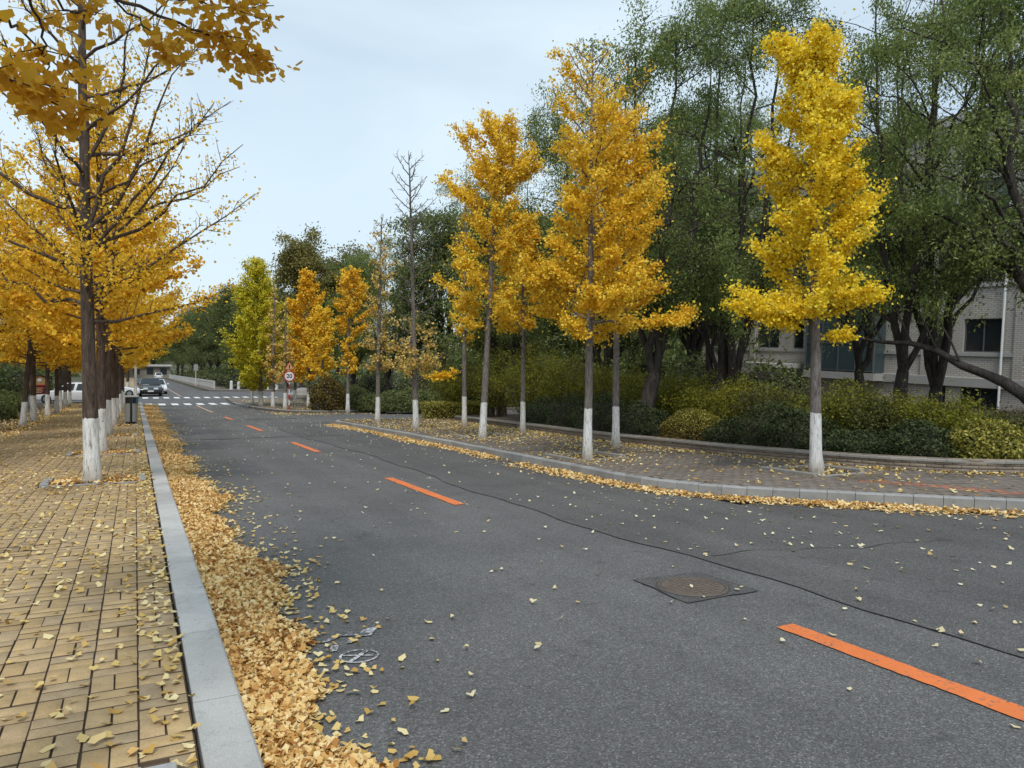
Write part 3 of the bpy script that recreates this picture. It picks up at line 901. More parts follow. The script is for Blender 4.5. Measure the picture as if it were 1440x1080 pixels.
def bez(p0, p1, p2, n):
    t = np.linspace(0, 1, n)[:, None]
    return (1-t)**2*p0 + 2*t*(1-t)*p1 + t*t*p2

def ginkgo(seed, H, r0, cb, prof, nb, nleaf, ls, lean=(0, 0), slope=(0.35, 1.1), wz=None, tips=(), bark='bark_ginkgo', tuft=0.075, extra_bare=0, tmpl='kite', twig=1.0, twig_r=0.006):
    """prof: (height, reach to the left, reach to the right) of the crown as the photograph shows it.
    Returns (trunk mesh, crown points)"""
    rng = np.random.default_rng(seed)
    pz = np.array([p[0] for p in prof]); pl = np.array([p[1] for p in prof]); pr = np.array([p[2] for p in prof])
    T = Tubes()
    nz = 22
    z = np.linspace(0, H, nz)
    wob = np.cumsum(rng.normal(0, 0.012, (nz, 2)), 0)*np.linspace(0, 1, nz)[:, None]
    tx = lean[0]*z + wob[:, 0]; ty = lean[1]*z + wob[:, 1]
    rad = r0*np.clip(1-z/H, 0, 1)**0.75 + 0.006 + r0*0.35*np.exp(-z/0.16)
    tp = np.stack([tx, ty, z], -1)
    zz = np.concatenate([[-0.15, 0.06, 0.14], z[1:]])
    tp2 = np.stack([np.interp(zz, z, tx), np.interp(zz, z, ty), zz], -1)
    T.add(tp2, np.interp(zz, z, rad), 12, 0.035, rng)
    def trunk(h): return np.array([np.interp(h, z, tx), np.interp(h, z, ty), h])
    segs = []     # polyline pieces that carry leaves, with a weight
    def branch(z0, tip, w=1.0, bare=False):
        p0 = trunk(z0); L = np.linalg.norm(tip-p0)
        mid = p0*0.5+tip*0.5; mid[2] -= 0.16*L*rng.uniform(0.3, 1.2); mid[:2] += rng.normal(0, 0.05*L, 2)
        n = 8
        pts = bez(p0, mid, tip, n); pts[1:-1] += rng.normal(0, 0.014*L, (n-2, 3))
        rb = np.interp(z0, z, rad)
        r = np.clip(min(0.5*rb, 0.009+0.009*L), 0.006, 1)
        T.add(pts, np.linspace(max(r, twig_r*2.2), max(0.004, twig_r*0.8), n), 5)
        if not bare: segs.append((pts[1:], w, L))
        nt = int((3+L*5.5)*twig)
        for k in range(nt):
            t = rng.uniform(0.18, 0.98); i = min(int(t*(n-1)), n-2); q = pts[i]+(pts[i+1]-pts[i])*(t*(n-1)-i)
            d = pts[i+1]-pts[i]; d /= np.linalg.norm(d)+1e-9
            v = rng.normal(0, 1, 3); v -= d*v.dot(d); v /= np.linalg.norm(v)+1e-9
            l = rng.uniform(0.12, 0.42)*min(1.2, 0.45+0.3*L)*(1.1-0.5*t)
            e_ = q+(d*0.65+v*0.8+np.array([0, 0, 0.25]))*l
            tw = np.stack([q, q*0.5+e_*0.5+rng.normal(0, 0.02, 3), e_])
            T.add(tw, [twig_r, twig_r*0.8, twig_r*0.5], 3)
            if not bare: segs.append((tw, w*0.9, l))
    az = rng.uniform(0, 6.28)
    for i in range(nb):
        f = (i+rng.uniform(0.1, 0.9))/nb
        z0 = cb+(H*0.97-cb)*f**1.05
        az += 2.4+rng.normal(0, 0.35)
        side = math.cos(az)
        sl = slope[0]+(slope[1]-slope[0])*f
        reach = 1.0
        for _ in range(4):
            zt = min(z0+reach*sl, H*1.02)
            l_, r_ = np.interp(zt, pz, pl), np.interp(zt, pz, pr)
            mean = 0.5*(l_+r_); ext = r_ if side > 0 else l_
            reach = mean+(ext-mean)*abs(side)
        reach *= rng.uniform(0.70, 1.10)
        if reach < 0.10: continue
        d = np.array([CRX*math.cos(az)-CRY*math.sin(az), CRY*math.cos(az)+CRX*math.sin(az)])
        tip = np.array([*(trunk(z0)[:2]+d*reach), min(z0+reach*sl*rng.uniform(0.8, 1.15), H*0.99)])
        w = 1.0 if wz is None else float(np.interp(tip[2], [a for a, _ in wz], [b for _, b in wz]))
        branch(z0, tip, w, bare=(w < 0.02))
    for (dx, zt, z0, dep) in tips:
        base = trunk(z0)
        tip = np.array([base[0]+CRX*dx-CRY*dep, base[1]+CRY*dx+CRX*dep, zt])
        w = 1.0 if wz is None else max(0.35, float(np.interp(zt, [a for a, _ in wz], [b for _, b in wz])))
        branch(z0, tip, w)
    # leader
    lead = tp[z > 0.72*H]
    if len(lead) > 1:
        w = 1.0 if wz is None else float(np.interp(H*0.9, [a for a, _ in wz], [b for _, b in wz]))
        segs.append((lead, 0.6*w, 0.25*H))
    W = np.array([w*L for _, w, L in segs]); W = W/W.sum()
    cnt = rng.multinomial(nleaf, W)
    P = []
    for (pts, w, L), c_ in zip(segs, cnt):
        if c_ == 0: continue
        t = rng.uniform(0.05, 1.0, c_)**0.8*(len(pts)-1); i = np.minimum(t.astype(int), len(pts)-2); f = (t-i)[:, None]
        q = pts[i]*(1-f)+pts[i+1]*f
        # short spurs carry tufts
        nt = max(1, c_//9); cen = rng.integers(0, c_, nt)
        q = q*0.35+q[cen[rng.integers(0, nt, c_)]]*0.65
        sg = np.where(rng.uniform(0, 1, (c_, 1)) < 0.16, 2.3, 0.85)
        P.append(q+rng.normal(0, tuft, (c_, 3))*sg*np.array([1.0, 1.0, 0.6]))
    return T.mesh('trunk', M[bark]), (np.concatenate(P) if P else np.zeros((0, 3)))

def crown_mesh(P, ls, mat, seed, tmpl=KITE, tf=KITE_F, up=0.4, droop=0.25, name='crown'):
    rng = np.random.default_rng(seed)
    V, F = leaves(P, ls, rng, tmpl, tf, up, droop=droop)
    return mesh_np(name, V, [F], [mat])

def put_tree(name, x, y, h0, trunk_me, crown_me, label, cat='tree', group=None, rot=0.0, scale=1.0):
    e = empty(name, (x, y, float(zg(y))+h0), label, cat, group, rot)
    e.scale = (scale,)*3
    new_obj('trunk', trunk_me, e)
    if crown_me is not None: new_obj('crown', crown_me, e)
    return e

def dep_of(x, y): return CRX*0 + math.sin(YAW)*x + math.cos(YAW)*y

# ------------------------------------------------------------------ ginkgoes of the right-hand block
def hero(px_base, h0, name, label, ytop, cx, sil, mat, seed, r0, cb_px, nb, nleaf, ls, lean_px=0.0, wz_px=None, tips_px=(), bark='bark_thin', group=None, slope=(0.3, 1.2), tuft=0.075, twig=1.0, twig_r=0.006):
    """sil: (y px, left px, right px) outline in the photograph, turned into metres at the tree's own distance"""
    b = on_ground(px_base[0], px_base[1], h0)
    d = (b-CAM_P).dot(c_f); k = d/FPX
    v0 = b-CAM_P; df, du, dr = v0.dot(c_f), v0.dot(c_u), v0.dot(c_r)
    def zz(py):
        q = (540.0-py)/FPX
        return (q*df-du)/(c_u.z-q*c_f.z)
    H = zz(ytop)
    prof = sorted([(zz(py), max(0.03, (cx-l))*k, max(0.03, (r-cx))*k) for py, l, r in sil])
    wz = sorted([(zz(py), w) for py, w in wz_px]) if wz_px else None
    tips = [((tx-cx)*k, zz(ty), zz(oy), dp) for tx, ty, oy, dp in tips_px]
    zm = 0.55*H
    lx = ((cx-720.0)/FPX*(df+zm*c_f.z)-dr-zm*c_r.z)/zm + lean_px
    tm, P = ginkgo(seed, H, r0, zz(cb_px), prof, nb, nleaf, ls, lean=(CRX*lx, CRY*lx), wz=wz, tips=tips, bark=bark, slope=slope, tuft=tuft, twig=twig, twig_r=twig_r)
    cm = crown_mesh(P, ls, M[mat], seed+50) if len(P) else None
    return put_tree(name, b.x, b.y, h0, tm, cm, label, 'tree', group)

GR = 'whitewashed ginkgoes of the right-hand footpath'
hero((1148, 667), KH, 'ginkgo_tree', 'bright yellow ginkgo with whitewashed trunk in a stone-edged pit beside red paving', 46, 1143,
     [(25, 1138, 1148), (40, 1085, 1172), (70, 1095, 1165), (110, 1095, 1160), (140, 1088, 1195), (170, 1068, 1190), (200, 1050, 1190), (240, 1058, 1220), (270, 1056, 1235), (310, 1052, 1215), (350, 1050, 1195), (390, 1075, 1215), (420, 1045, 1235), (440, 1060, 1200), (465, 1110, 1185), (480, 1125, 1165)],
     'leaf_yellow', 11, 0.085, 455, 58, 50000, 0.050, tuft=0.062,
     tips_px=[(1008, 428, 445, -0.3), (1030, 405, 440, 0.2), (1075, 455, 440, -0.2), (1060, 430, 445, -0.4), (1040, 440, 446, 0.1), (1250, 405, 430, 0.1), (1235, 400, 440, 0.3), (1240, 265, 330, 0.1), (1205, 118, 220, 0.0), (1198, 150, 230, 0.2), (1058, 185, 260, 0.1), (1075, 60, 110, 0.0), (1180, 60, 110, 0.1), (1195, 470, 470, -.2)])
hero((826, 647), KH, 'ginkgo_tree', 'tall golden ginkgo with bare twiggy tip and freshly whitewashed trunk near the kerb bend', 60, 833,
     [(40, 820, 850), (70, 795, 860), (100, 775, 850), (140, 768, 900), (180, 775, 925), (220, 775, 930), (260, 785, 935), (300, 765, 925), (340, 755, 930), (380, 738, 925), (420, 735, 930), (455, 750, 920), (480, 800, 870)],
     'leaf_gold', 21, 0.075, 480, 58, 42000, 0.052, tuft=0.062,
     wz_px=[(40, 0.02), (95, 0.06), (130, 0.25), (200, 0.55), (300, 0.9), (500, 1.0)],
     tips_px=[(738, 365, 420, 0.0), (745, 400, 450, 0.2), (940, 262, 330, 0.2), (985, 428, 455, 0.3), (780, 72, 140, 0.0), (935, 165, 250, 0.1)])
hero((866, 629), KH, 'ginkgo_tree', 'slim orange ginkgo with pale whitewashed trunk close against the planter wall', 150, 866,
     [(150, 850, 880), (200, 820, 910), (280, 800, 925), (360, 800, 930), (430, 800, 930), (470, 830, 905)],
     'leaf_orange', 31, 0.075, 470, 32, 14000, 0.058)
hero((678, 618), KH, 'ginkgo_tree', 'golden ginkgo with spreading forked top and whitewashed trunk beside the planted pit frame', 160, 693,
     [(165, 670, 720), (190, 640, 735), (220, 650, 755), (255, 625, 745), (280, 645, 720), (310, 640, 745), (340, 625, 735), (380, 620, 735), (420, 645, 745), (450, 645, 735), (480, 650, 720), (487, 675, 705)],
     'leaf_gold', 41, 0.085, 470, 46, 25000, 0.062, tuft=0.065,
     tips_px=[(638, 180, 265, 0.0), (760, 218, 270, 0.1), (622, 250, 300, 0.1), (718, 180, 260, 0), (757, 298, 340, -.2), (618, 392, 430, 0)])
hero((735, 609), KH, 'ginkgo_tree', 'young orange ginkgo with thin whitewashed trunk in front of the tall yellow-green bushes', 300, 737,
     [(300, 725, 750), (350, 700, 770), (420, 690, 790), (460, 700, 775), (480, 715, 755)],
     'leaf_orange', 51, 0.07, 470, 26, 6500, 0.085)
hero((653, 599), KH, 'ginkgo_tree', 'thin pale ginkgo with one low curved bare branch before the clipped yellow hedge', 225, 653,
     [(225, 650, 657), (300, 640, 668), (400, 630, 680), (450, 640, 675), (480, 645, 665)],
     'leaf_gold', 61, 0.075, 480, 22, 3200, 0.085, wz_px=[(225, 0.0), (330, 0.1), (400, 1), (500, 1)], tips_px=[(600, 530, 520, 0)])
hero((585, 604), KH, 'ginkgo_tree', 'bare leafless ginkgo with tall pole-like trunk and whorls of naked top branches', 212, 580,
     [(212, 574, 588), (240, 556, 608), (280, 554, 616), (300, 556, 610), (360, 550, 612), (440, 548, 618), (500, 545, 622), (530, 570, 600)],
     'leaf_pale', 71, 0.085, 530, 54, 1300, 0.085, twig_r=0.009, wz_px=[(212, 0.0), (430, 0.0), (470, 0.5), (500, 1.0), (530, 1.0)], tips_px=[(622, 495, 515, 0.2), (545, 512, 520, -0.2), (600, 500, 518, -0.4)])
hero((531, 594), KH, 'ginkgo_tree', 'nearly bare ginkgo with a few pale leaves at the corner of the side road', 300, 533,
     [(300, 525, 541), (360, 510, 552), (430, 505, 560), (490, 505, 560), (525, 515, 550)],
     'leaf_pale', 81, 0.085, 525, 40, 1700, 0.085, twig_r=0.008, wz_px=[(300, 0.05), (360, 0.35), (440, 0.3), (520, 1.0)])
# island trees
hero((489, 579), 0.12, 'ginkgo_tree', 'orange ginkgo with ragged narrow crown and whitewashed trunk facing the side road', 375, 490,
     [(375, 480, 500), (400, 475, 520), (430, 468, 528), (460, 472, 515), (490, 482, 500), (520, 480, 510), (530, 485, 498)],
     'leaf_orange', 91, 0.09, 525, 36, 6500, 0.105)
hero((454, 575), 0.12, 'ginkgo_tree', 'amber ginkgo with low dense crown, the third behind the speed limit sign', 430, 454,
     [(430, 445, 463), (460, 430, 475), (490, 425, 478), (520, 430, 475), (535, 445, 465)],
     'leaf_gold', 101, 0.08, 530, 34, 5500, 0.115)
hero((434, 572), 0.12, 'ginkgo_tree', 'broad orange ginkgo behind the speed limit sign', 378, 434,
     [(378, 428, 440), (410, 412, 456), (440, 402, 465), (470, 400, 470), (510, 402, 468), (540, 415, 455)],
     'leaf_orange', 111, 0.11, 535, 52, 12500, 0.125)
hero((401, 575.5), 0.12, 'ginkgo_tree', 'bare thin ginkgo with whitewashed foot immediately behind the speed limit sign post', 420, 401,
     [(420, 398, 404), (460, 392, 410), (520, 388, 414), (540, 392, 410)],
     'leaf_pale', 121, 0.10, 535, 22, 700, 0.12, wz_px=[(420, 0), (480, 0.2), (530, 1)])
hero((384, 573.5), 0.12, 'ginkgo_tree', 'nearly leafless tall ginkgo between the sign post and the lime-yellow ginkgo', 400, 384,
     [(400, 380, 388), (450, 374, 396), (500, 370, 398), (530, 366, 400), (545, 372, 394)],
     'leaf_pale', 131, 0.10, 540, 26, 1600, 0.12, wz_px=[(400, 0.1), (480, 0.3), (530, 1)])
hero((367, 571), 0.12, 'ginkgo_tree', 'tall lime-yellow ginkgo still half green beside the zebra crossing', 362, 364,
     [(362, 358, 371), (390, 338, 388), (420, 325, 400), (450, 312, 408), (480, 308, 412), (510, 316, 408), (535, 330, 396), (548, 345, 382)],
     'leaf_lime', 141, 0.13, 548, 76, 30000, 0.115, tuft=0.12)
hero((354.5, 569), 0.12, 'ginkgo_tree', 'small lime-green ginkgo nearest the zebra crossing on the island', 420, 354,
     [(420, 350, 358), (460, 335, 370), (500, 325, 375), (535, 335, 368), (548, 345, 362)],
     'leaf_lime', 151, 0.09, 546, 34, 6000, 0.13)
hero((415, 569), 0.12, 'ginkgo_tree', 'golden ginkgo standing farthest back on the island by a round stone', 420, 415,
     [(420, 410, 420), (450, 400, 432), (500, 396, 436), (540, 405, 425)],
     'leaf_gold', 161, 0.10, 540, 36, 6000, 0.125)

# ------------------------------------------------------------------ ginkgoes of the left pavement
# the one whose trunk stands beside the camera: only its outer branches hang into view
def near_ginkgo():
    x, y = LEFT_ROW[0]; z0 = float(zg(y))+PH
    tm, P = ginkgo(201, 9.0, 0.13, 4.4, [(0, .5, .5), (4.4, 1.6, 1.3), (6, 1.7, 1.4), (9, .2, .2)], 30, 9000, 0.07, slope=(0.7, 1.2))
    e = empty('ginkgo_tree', (x, y, z0), 'amber ginkgo whose leafy branches hang close over the brick pavement beneath the sky', 'tree')
    new_obj('trunk', tm, e)
    new_obj('crown', crown_mesh(P, 0.07, M['leaf_gold'], 202), e)
    rng = np.random.default_rng(77)
    T = Tubes(); pts_all = []
    o = Vector((x, y, z0))
    def br(h0, path, r, nl, spread, t0=0.25, tw=8):
        p = [Vector((x, y, z0+h0))-o]
        p += [at_depth(a, b, d)-o for a, b, d in path]
        p = np.array([tuple(q) for q in p])
        # refine
        t = np.linspace(0, len(p)-1, len(p)*4); i = np.minimum(t.astype(int), len(p)-2); f = (t-i)[:, None]
        q = p[i]*(1-f)+p[i+1]*f; q[1:-1] += rng.normal(0, 0.008, (len(q)-2, 3))
        T.add(q, np.linspace(r, 0.0025, len(q)), 7)
        L = len(q); s0 = int(L*t0)
        for k in range(tw):
            a = q[rng.integers(s0, L-1)]; d = rng.normal(0, 1, 3); d[2] = -abs(d[2])*0.2; d /= np.linalg.norm(d)
            b = a+d*rng.uniform(0.08, 0.22)
            T.add(np.stack([a, (a+b)/2+rng.normal(0, .008, 3), b]), [0.003, 0.0025, 0.002], 4)
            m_ = max(2, int(nl/tw*0.6)); u = rng.uniform(0.2, 1.05, (m_, 1))
            pts_all.append(a+(b-a)*u+rng.normal(0, spread*0.5, (m_, 3)))
        m_ = int(nl*0.5); j = rng.integers(s0, L, m_)
        # spurs
        cen = q[j]; pick = rng.integers(0, m_, m_)//4*4; 
        pts_all.append(cen*0.4+cen[np.minimum(pick, m_-1)]*0.6+rng.normal(0, spread, (m_, 3)))
    br(3.05, [(60, -70, 2.7), (180, 5, 3.3), (270, 40, 3.7), (330, 60, 4.0), (392, 100, 4.3)], 0.012, 270, 0.060, 0.5, 12)
    br(3.05, [(100, -60, 2.9), (230, -8, 3.5), (310, 10, 3.9), (385, 8, 4.2)], 0.008, 120, 0.05, 0.5, 7)
    br(3.0, [(60, -70, 2.7), (190, 20, 3.4), (235, 70, 3.5), (262, 78, 3.6)], 0.007, 70, 0.045, 0.55, 5)
    br(2.35, [(-70, 70, 2.3), (0, 108, 2.7), (60, 135, 3.0), (125, 172, 3.2)], 0.010, 260, 0.055, 0.4, 10)
    br(2.45, [(-70, 20, 2.3), (-10, 20, 2.6), (30, 45, 2.8), (75, 85, 3.0), (120, 118, 3.2)], 0.008, 34, 0.04, 0.45, 4)
    br(2.9, [(20, -80, 2.4), (42, 0, 2.7), (56, 40, 2.8), (66, 80, 2.9), (72, 110, 3.0)], 0.008, 26, 0.04, 0.55, 4)
    br(2.8, [(40, -60, 2.5), (85, 8, 2.9), (112, 18, 3.1), (145, 12, 3.2)], 0.007, 60, 0.05, 0.5, 5)
    new_obj('hanging_branch', T.mesh('hanging_branch', M['bark_twig']), e)
    P = np.concatenate(pts_all)
    V, F = leaves(P, 0.049, rng, FAN, FAN_F, up=0.15, droop=0.6)
    new_obj('hanging_foliage', mesh_np('hanging_foliage', V, [F], [M['leaf_back']]), e)
near_ginkgo()

def left_first():
    b = on_ground(130, 679, PH)
    k = (b-CAM_P).dot(c_f)/FPX
    prof = [(2.2, 1.2, 0.8), (2.8, 2.0, 1.4), (3.4, 2.4, 1.9), (4.2, 2.6, 2.2), (5.0, 2.6, 2.1), (6.0, 2.4, 2.0), (7.0, 2.0, 1.8), (8.0, 1.5, 1.4), (9.2, 0.3, 0.3)]
    tips = [((362-130)*k, 4.15, 2.85, 0.0), ((335-130)*k, 4.9, 3.3, 0.3), ((318-130)*k, 5.3, 3.2, -0.3), ((280-130)*k, 6.3, 3.3, 0.2), ((245-130)*k, 6.8, 3.5, 0), ((310-130)*k, 2.95, 2.3, 0.6), ((200-130)*k, 7.2, 4.5, 0.1), ((0-130)*k, 3.3, 2.7, 0.2), ((10-130)*k, 4.2, 3.0, -.3), ((40-130)*k, 5.2, 3.6, .2), ((20-130)*k, 3.6, 2.9, .6), ((230-130)*k, 3.2, 2.6, .3), ((215-130)*k, 3.0, 2.5, -.4), ((250-130)*k, 3.6, 2.7, .2)]
    tm, P = ginkgo(211, 9.4, 0.098, 2.5, prof, 38, 8800, 0.058, lean=(-0.018, 0.0), slope=(0.45, 1.25), wz=[(2.4, 1.0), (3.6, 0.9), (4.2, 0.40), (5.0, 0.20), (7, 0.14), (9, 0.1)], tips=tips, tuft=0.075, twig=1.5)
    put_tree('ginkgo_tree', b.x, b.y, PH, tm, crown_mesh(P, 0.047, M['leaf_orange'], 212), 'big thinning ginkgo with ascending dark branches, first whitewashed trunk of the kerbside row', 'tree')
left_first()

variants = []
for k, (seed, H, mat) in enumerate(((221, 8.6, 'leaf_orange'), (231, 9.2, 'leaf_orange'), (241, 8.2, 'leaf_gold'))):
    prof = [(1.9, 1.2, 1.2), (2.6, 2.1, 2.1), (3.6, 2.4, 2.4), (5.0, 2.1, 2.1), (6.2, 1.6, 1.6), (7.4, 1.0, 1.0), (H, 0.2, 0.2)]
    tm, P = ginkgo(seed, H, 0.10, 2.3, prof, 52, 15000, 0.085, slope=(0.3, 1.1), tuft=0.085, wz=[(2, 1), (4.5, 1), (6, 0.6), (8, 0.3)])
    variants.append((tm, crown_mesh(P, 0.085, M[mat], seed+3)))
ords = ['second', 'third', 'fourth', 'fifth', 'sixth', 'seventh', 'eighth', 'ninth', 'tenth']
for i, (x, y) in enumerate(LEFT_ROW[2:]):
    v = variants[i % 3]
    lab = 'golden ginkgo, %s whitewashed trunk of the kerbside row after the big thinning one' % ords[i]
    if i == 4: lab = 'golden ginkgo standing next beyond the steel litter bin in the kerbside row'
    put_tree('ginkgo_tree', x, y, PH, v[0], v[1], lab, 'tree', 'ginkgoes of the kerbside row', rot=i*1.7, scale=0.92+0.05*(i % 3))
ROW2 = [(-3.75, 15.5), (-3.7, 20.5), (-3.8, 25.8)] + [(on_ground(px, py, PH).x, on_ground(px, py, PH).y) for px, py in ((32, 599), (47, 592.5), (67, 584.5), (80, 581.5))] + [(-3.7, 47.5), (-3.7, 51.0), (-3.7, 54.6)]
lab2 = ['orange ginkgo of the garden-side row, overhanging the pavement with its trunk out of sight', 'orange ginkgo of the garden-side row, overhanging the pavement with its trunk out of sight', 'orange ginkgo of the garden-side row, overhanging the pavement with its trunk out of sight',
        'leaning ginkgo of the garden-side row next to the round clipped bush', 'upright ginkgo touching the leaning one beside the maroon notice board', 'garden-side ginkgo just past the maroon notice board', 'garden-side ginkgo in front of the nose of the parked white car', 'slim garden-side ginkgo in front of the middle of the parked white car', 'garden-side ginkgo near the tail of the parked white car', 'last garden-side ginkgo before the side street']
for i, (x, y) in enumerate(ROW2):
    v = variants[(i+1) % 3]
    o = put_tree('ginkgo_tree', x, y, PH-0.03, v[0], v[1], lab2[i], 'tree', 'ginkgoes of the garden-side row', rot=i*2.3+0.5, scale=0.9+0.06*((i*2) % 3))
    if i == 3: o.rotation_euler = (0.03, 0.09, 1.0)
# beyond the side street on the left
for i, (x, y) in enumerate([(-0.7, 83), (-0.7, 90), (-0.7, 98), (-4, 86), (-4, 95)]):
    v = variants[i % 3]
    put_tree('ginkgo_tree', x, y, 0.13, v[0], v[1], 'distant golden ginkgo lining the street beyond the parked cars', 'tree', 'ginkgoes beyond the side street', rot=i*1.1, scale=1.0)

# ------------------------------------------------------------------ big green trees
def green_tree(seed, H, rad, r0, fork, nst, ntw, nleaf, ls, mat, droop=0.6, spread=0.30, tmpl=LANCE, lowest=0.30, bare=0.0):
    rng = np.random.default_rng(seed)
    T = Tubes()
    base = np.array([0, 0, 0.0]); fk = np.array([rng.normal(0, .12), rng.normal(0, .12), fork])
    n = 8; tr = bez(np.array([0, 0, -0.2]), np.array([rng.normal(0, .1), rng.normal(0, .1), fork*0.5]), fk, n)
    tr = np.vstack([tr, tr[-1]+np.array([0, 0, 0.22]), tr[-1]+np.array([0, 0, 0.42])])
    T.add(tr, np.concatenate([np.linspace(r0*1.25, r0*0.92, n), [r0*0.6, 0.01]]), 10, 0.05, rng)
    P = []; tw_all = []
    cen = np.array([0, 0, H*(0.5+lowest/2)]); hz = H*(1-lowest)/2
    def in_crown(az, f, rr):
        """point in the crown: f 0..1 height, rr 0..1 radius"""
        z = H*lowest+(H*(1-lowest))*f
        e_ = math.sqrt(max(0.02, 1-((f-0.45)/0.62)**2))
        return np.array([math.cos(az)*rad*e_*rr, math.sin(az)*rad*e_*rr, z])
    az0 = rng.uniform(0, 6.28)
    for s_ in range(nst):
        az = az0+s_*6.283/nst+rng.normal(0, .25)
        top = in_crown(az, rng.uniform(0.72, 0.98), rng.uniform(0.25, 0.6))
        st = fk*0.98; mid = st+(top-st)*0.45; mid[:2] += np.array([math.cos(az), math.sin(az)])*rad*0.22*rng.uniform(0.3, 1.2)
        m_ = 14; pts = bez(st, mid, top, m_); pts[1:-1] += rng.normal(0, 0.07, (m_-2, 3))
        rs = r0*rng.uniform(0.5, 0.75)
        T.add(pts, np.linspace(rs, 0.015, m_), 7)
        nbr = rng.integers(8, 12)
        for b_ in range(nbr):
            t = rng.uniform(0.22, 1.0); i = min(int(t*(m_-1)), m_-2); q = pts[i]
            a2 = az+rng.normal(0, 1.1)
            tip = in_crown(a2, np.clip((q[2]-H*lowest)/(H*(1-lowest))+rng.uniform(-0.05, 0.32), 0.0, 1.0), rng.uniform(0.55, 1.05))
            L = np.linalg.norm(tip-q); mid2 = (q+tip)/2+np.array([0, 0, 0.18*L]); nn = 8
            bp = bez(q, mid2, tip, nn); bp[1:-1] += rng.normal(0, 0.05, (nn-2, 3))
            T.add(bp, np.linspace(max(0.018, rs*(1-t)*0.55+0.012), 0.008, nn), 5)
            for k in range(ntw):
                tt = rng.uniform(0.3, 1.0); ii = min(int(tt*(nn-1)), nn-2); q2 = bp[ii]
                d = rng.normal(0, 1, 3); d[2] = d[2]*0.6+0.15; d /= np.linalg.norm(d)
                l = rng.uniform(0.5, 1.3)*rad/3.2
                e2 = q2+d*l; e2[2] -= droop*l*0.25
                tw = bez(q2, (q2+e2)/2+np.array([0, 0, 0.15*l]), e2, 4)
                T.add(tw, [0.009, 0.007, 0.005, 0.003], 3)
                if rng.uniform() > bare*(1.6-1.1*q2[2]/H): tw_all.append((tw, l))
    W = np.array([l*rng.gamma(0.9) for _, l in tw_all]); W /= W.sum(); cnt = rng.multinomial(nleaf, W)
    for (tw, l), c_ in zip(tw_all, cnt):
        t = rng.uniform(0.1, 1.15, c_)*(3); i = np.minimum(t.astype(int), 2); f = (t-i)[:, None]
        q = tw[i]*(1-f)+tw[i+1]*f+rng.normal(0, spread, (c_, 3))*np.array([1, 1, 0.8])
        q[:, 2] -= np.abs(rng.normal(0, spread*0.8*droop, c_)); P.append(q)
    P = np.concatenate(P)
    V, F = leaves(P, ls, rng, tmpl, KITE_F, up=0.25, droop=droop)
    return T.mesh('trunk', M['bark_dark']), mesh_np('crown', V, [F], [M[mat]])

GV = [green_tree(301, 10.6, 3.5, 0.19, 1.5, 4, 12, 46000, 0.088, 'leaf_green', lowest=0.38, spread=0.15, bare=0.34),
      green_tree(311, 12.2, 3.8, 0.18, 1.1, 5, 11, 48000, 0.088, 'leaf_green', lowest=0.42, spread=0.15, bare=0.42),
      green_tree(321, 11.6, 3.3, 0.15, 1.6, 4, 12, 44000, 0.088, 'leaf_green', lowest=0.30, droop=1.0, spread=0.15, bare=0.36),
      green_tree(331, 13.0, 4.4, 0.24, 2.4, 5, 9, 30000, 0.24, 'leaf_dark', lowest=0.16, spread=0.34)]
GB = [  # x, y, variant, rotation, scale, label
    (11.9, 15.6, 0, 0.4, 1.0, 'dark green tree with stout forked trunk rising beside the russet clipped dome'),
    (15.6, 16.3, 1, 1.3, 1.0, 'tall green tree with steep open stems between the golden and the bright yellow ginkgo'),
    (14.2, 21.0, 2, 2.2, 1.05, 'green tree rising behind the tall golden ginkgo'),
    (18.7, 12.3, 1, 3.7, 0.97, 'multi-stemmed green tree in front of the brick facade right of the yellow ginkgo'),
    (16.6, 11.6, 2, 5.1, 0.98, 'feathery green tree with crooked stem directly behind the yellow-leaved clipped dome'),
    (16.8, 8.3, 0, 2.9, 1.08, 'leaning green tree whose long limb crosses the drainpipe of the brick building'),
    (22.0, 17.0, 2, 0.2, 1.05, 'green tree close to the glass front of the brick building'),
    (20.5, 22.5, 1, 5.5, 1.03, 'green tree deep in the garden before the brick building'),
    (13.2, 26.6, 0, 4.4, 0.95, 'dark tree at the garden corner behind the forked-top ginkgo'),
    (25.0, 29.0, 3, 1.0, 1.0, 'broad dark tree far back in the garden'),
    (17.0, 42.8, 3, 0.3, 0.92, 'dark spreading tree behind the round green bushes across the side road'),
    (14.6, 46.5, 2, 1.9, 0.95, 'dense dark tree behind the bare pole-like ginkgo'),
    (22.0, 45.0, 3, 2.7, 1.0, 'broad dark tree deep on the far corner across the side road'),
    (13.8, 52.5, 0, 0.9, 1.0, 'green tree behind the orange ginkgo of the far island'),
    (30.0, 35.0, 3, 3.1, 1.0, 'dark tree at the far corner of the brick building'),
    (27.0, 50.0, 3, 4.0, 1.05, 'dark tree behind the spreading one across the side road'),
    (33.0, 47.5, 3, 5.0, 1.05, 'dark tree farthest back across the side road'),
    (21.5, 41.8, 3, 0.7, 0.95, 'dark low-branched tree filling the gap behind the slim orange ginkgo'),
    (28.0, 42.5, 3, 2.0, 1.0, 'dark low-branched tree across the side road left of the brick building')]
for x, y, v, ro, sc, lab in GB:
    put_tree('broadleaf_tree', x, y, 0.25, GV[v][0], GV[v][1], lab, 'tree', 'green trees of the garden', ro, sc)
pop = green_tree(341, 14.5, 3.4, 0.22, 3.0, 4, 8, 26000, 0.22, 'leaf_poplar', lowest=0.2, droop=0.2, spread=0.35, tmpl=OVAL)
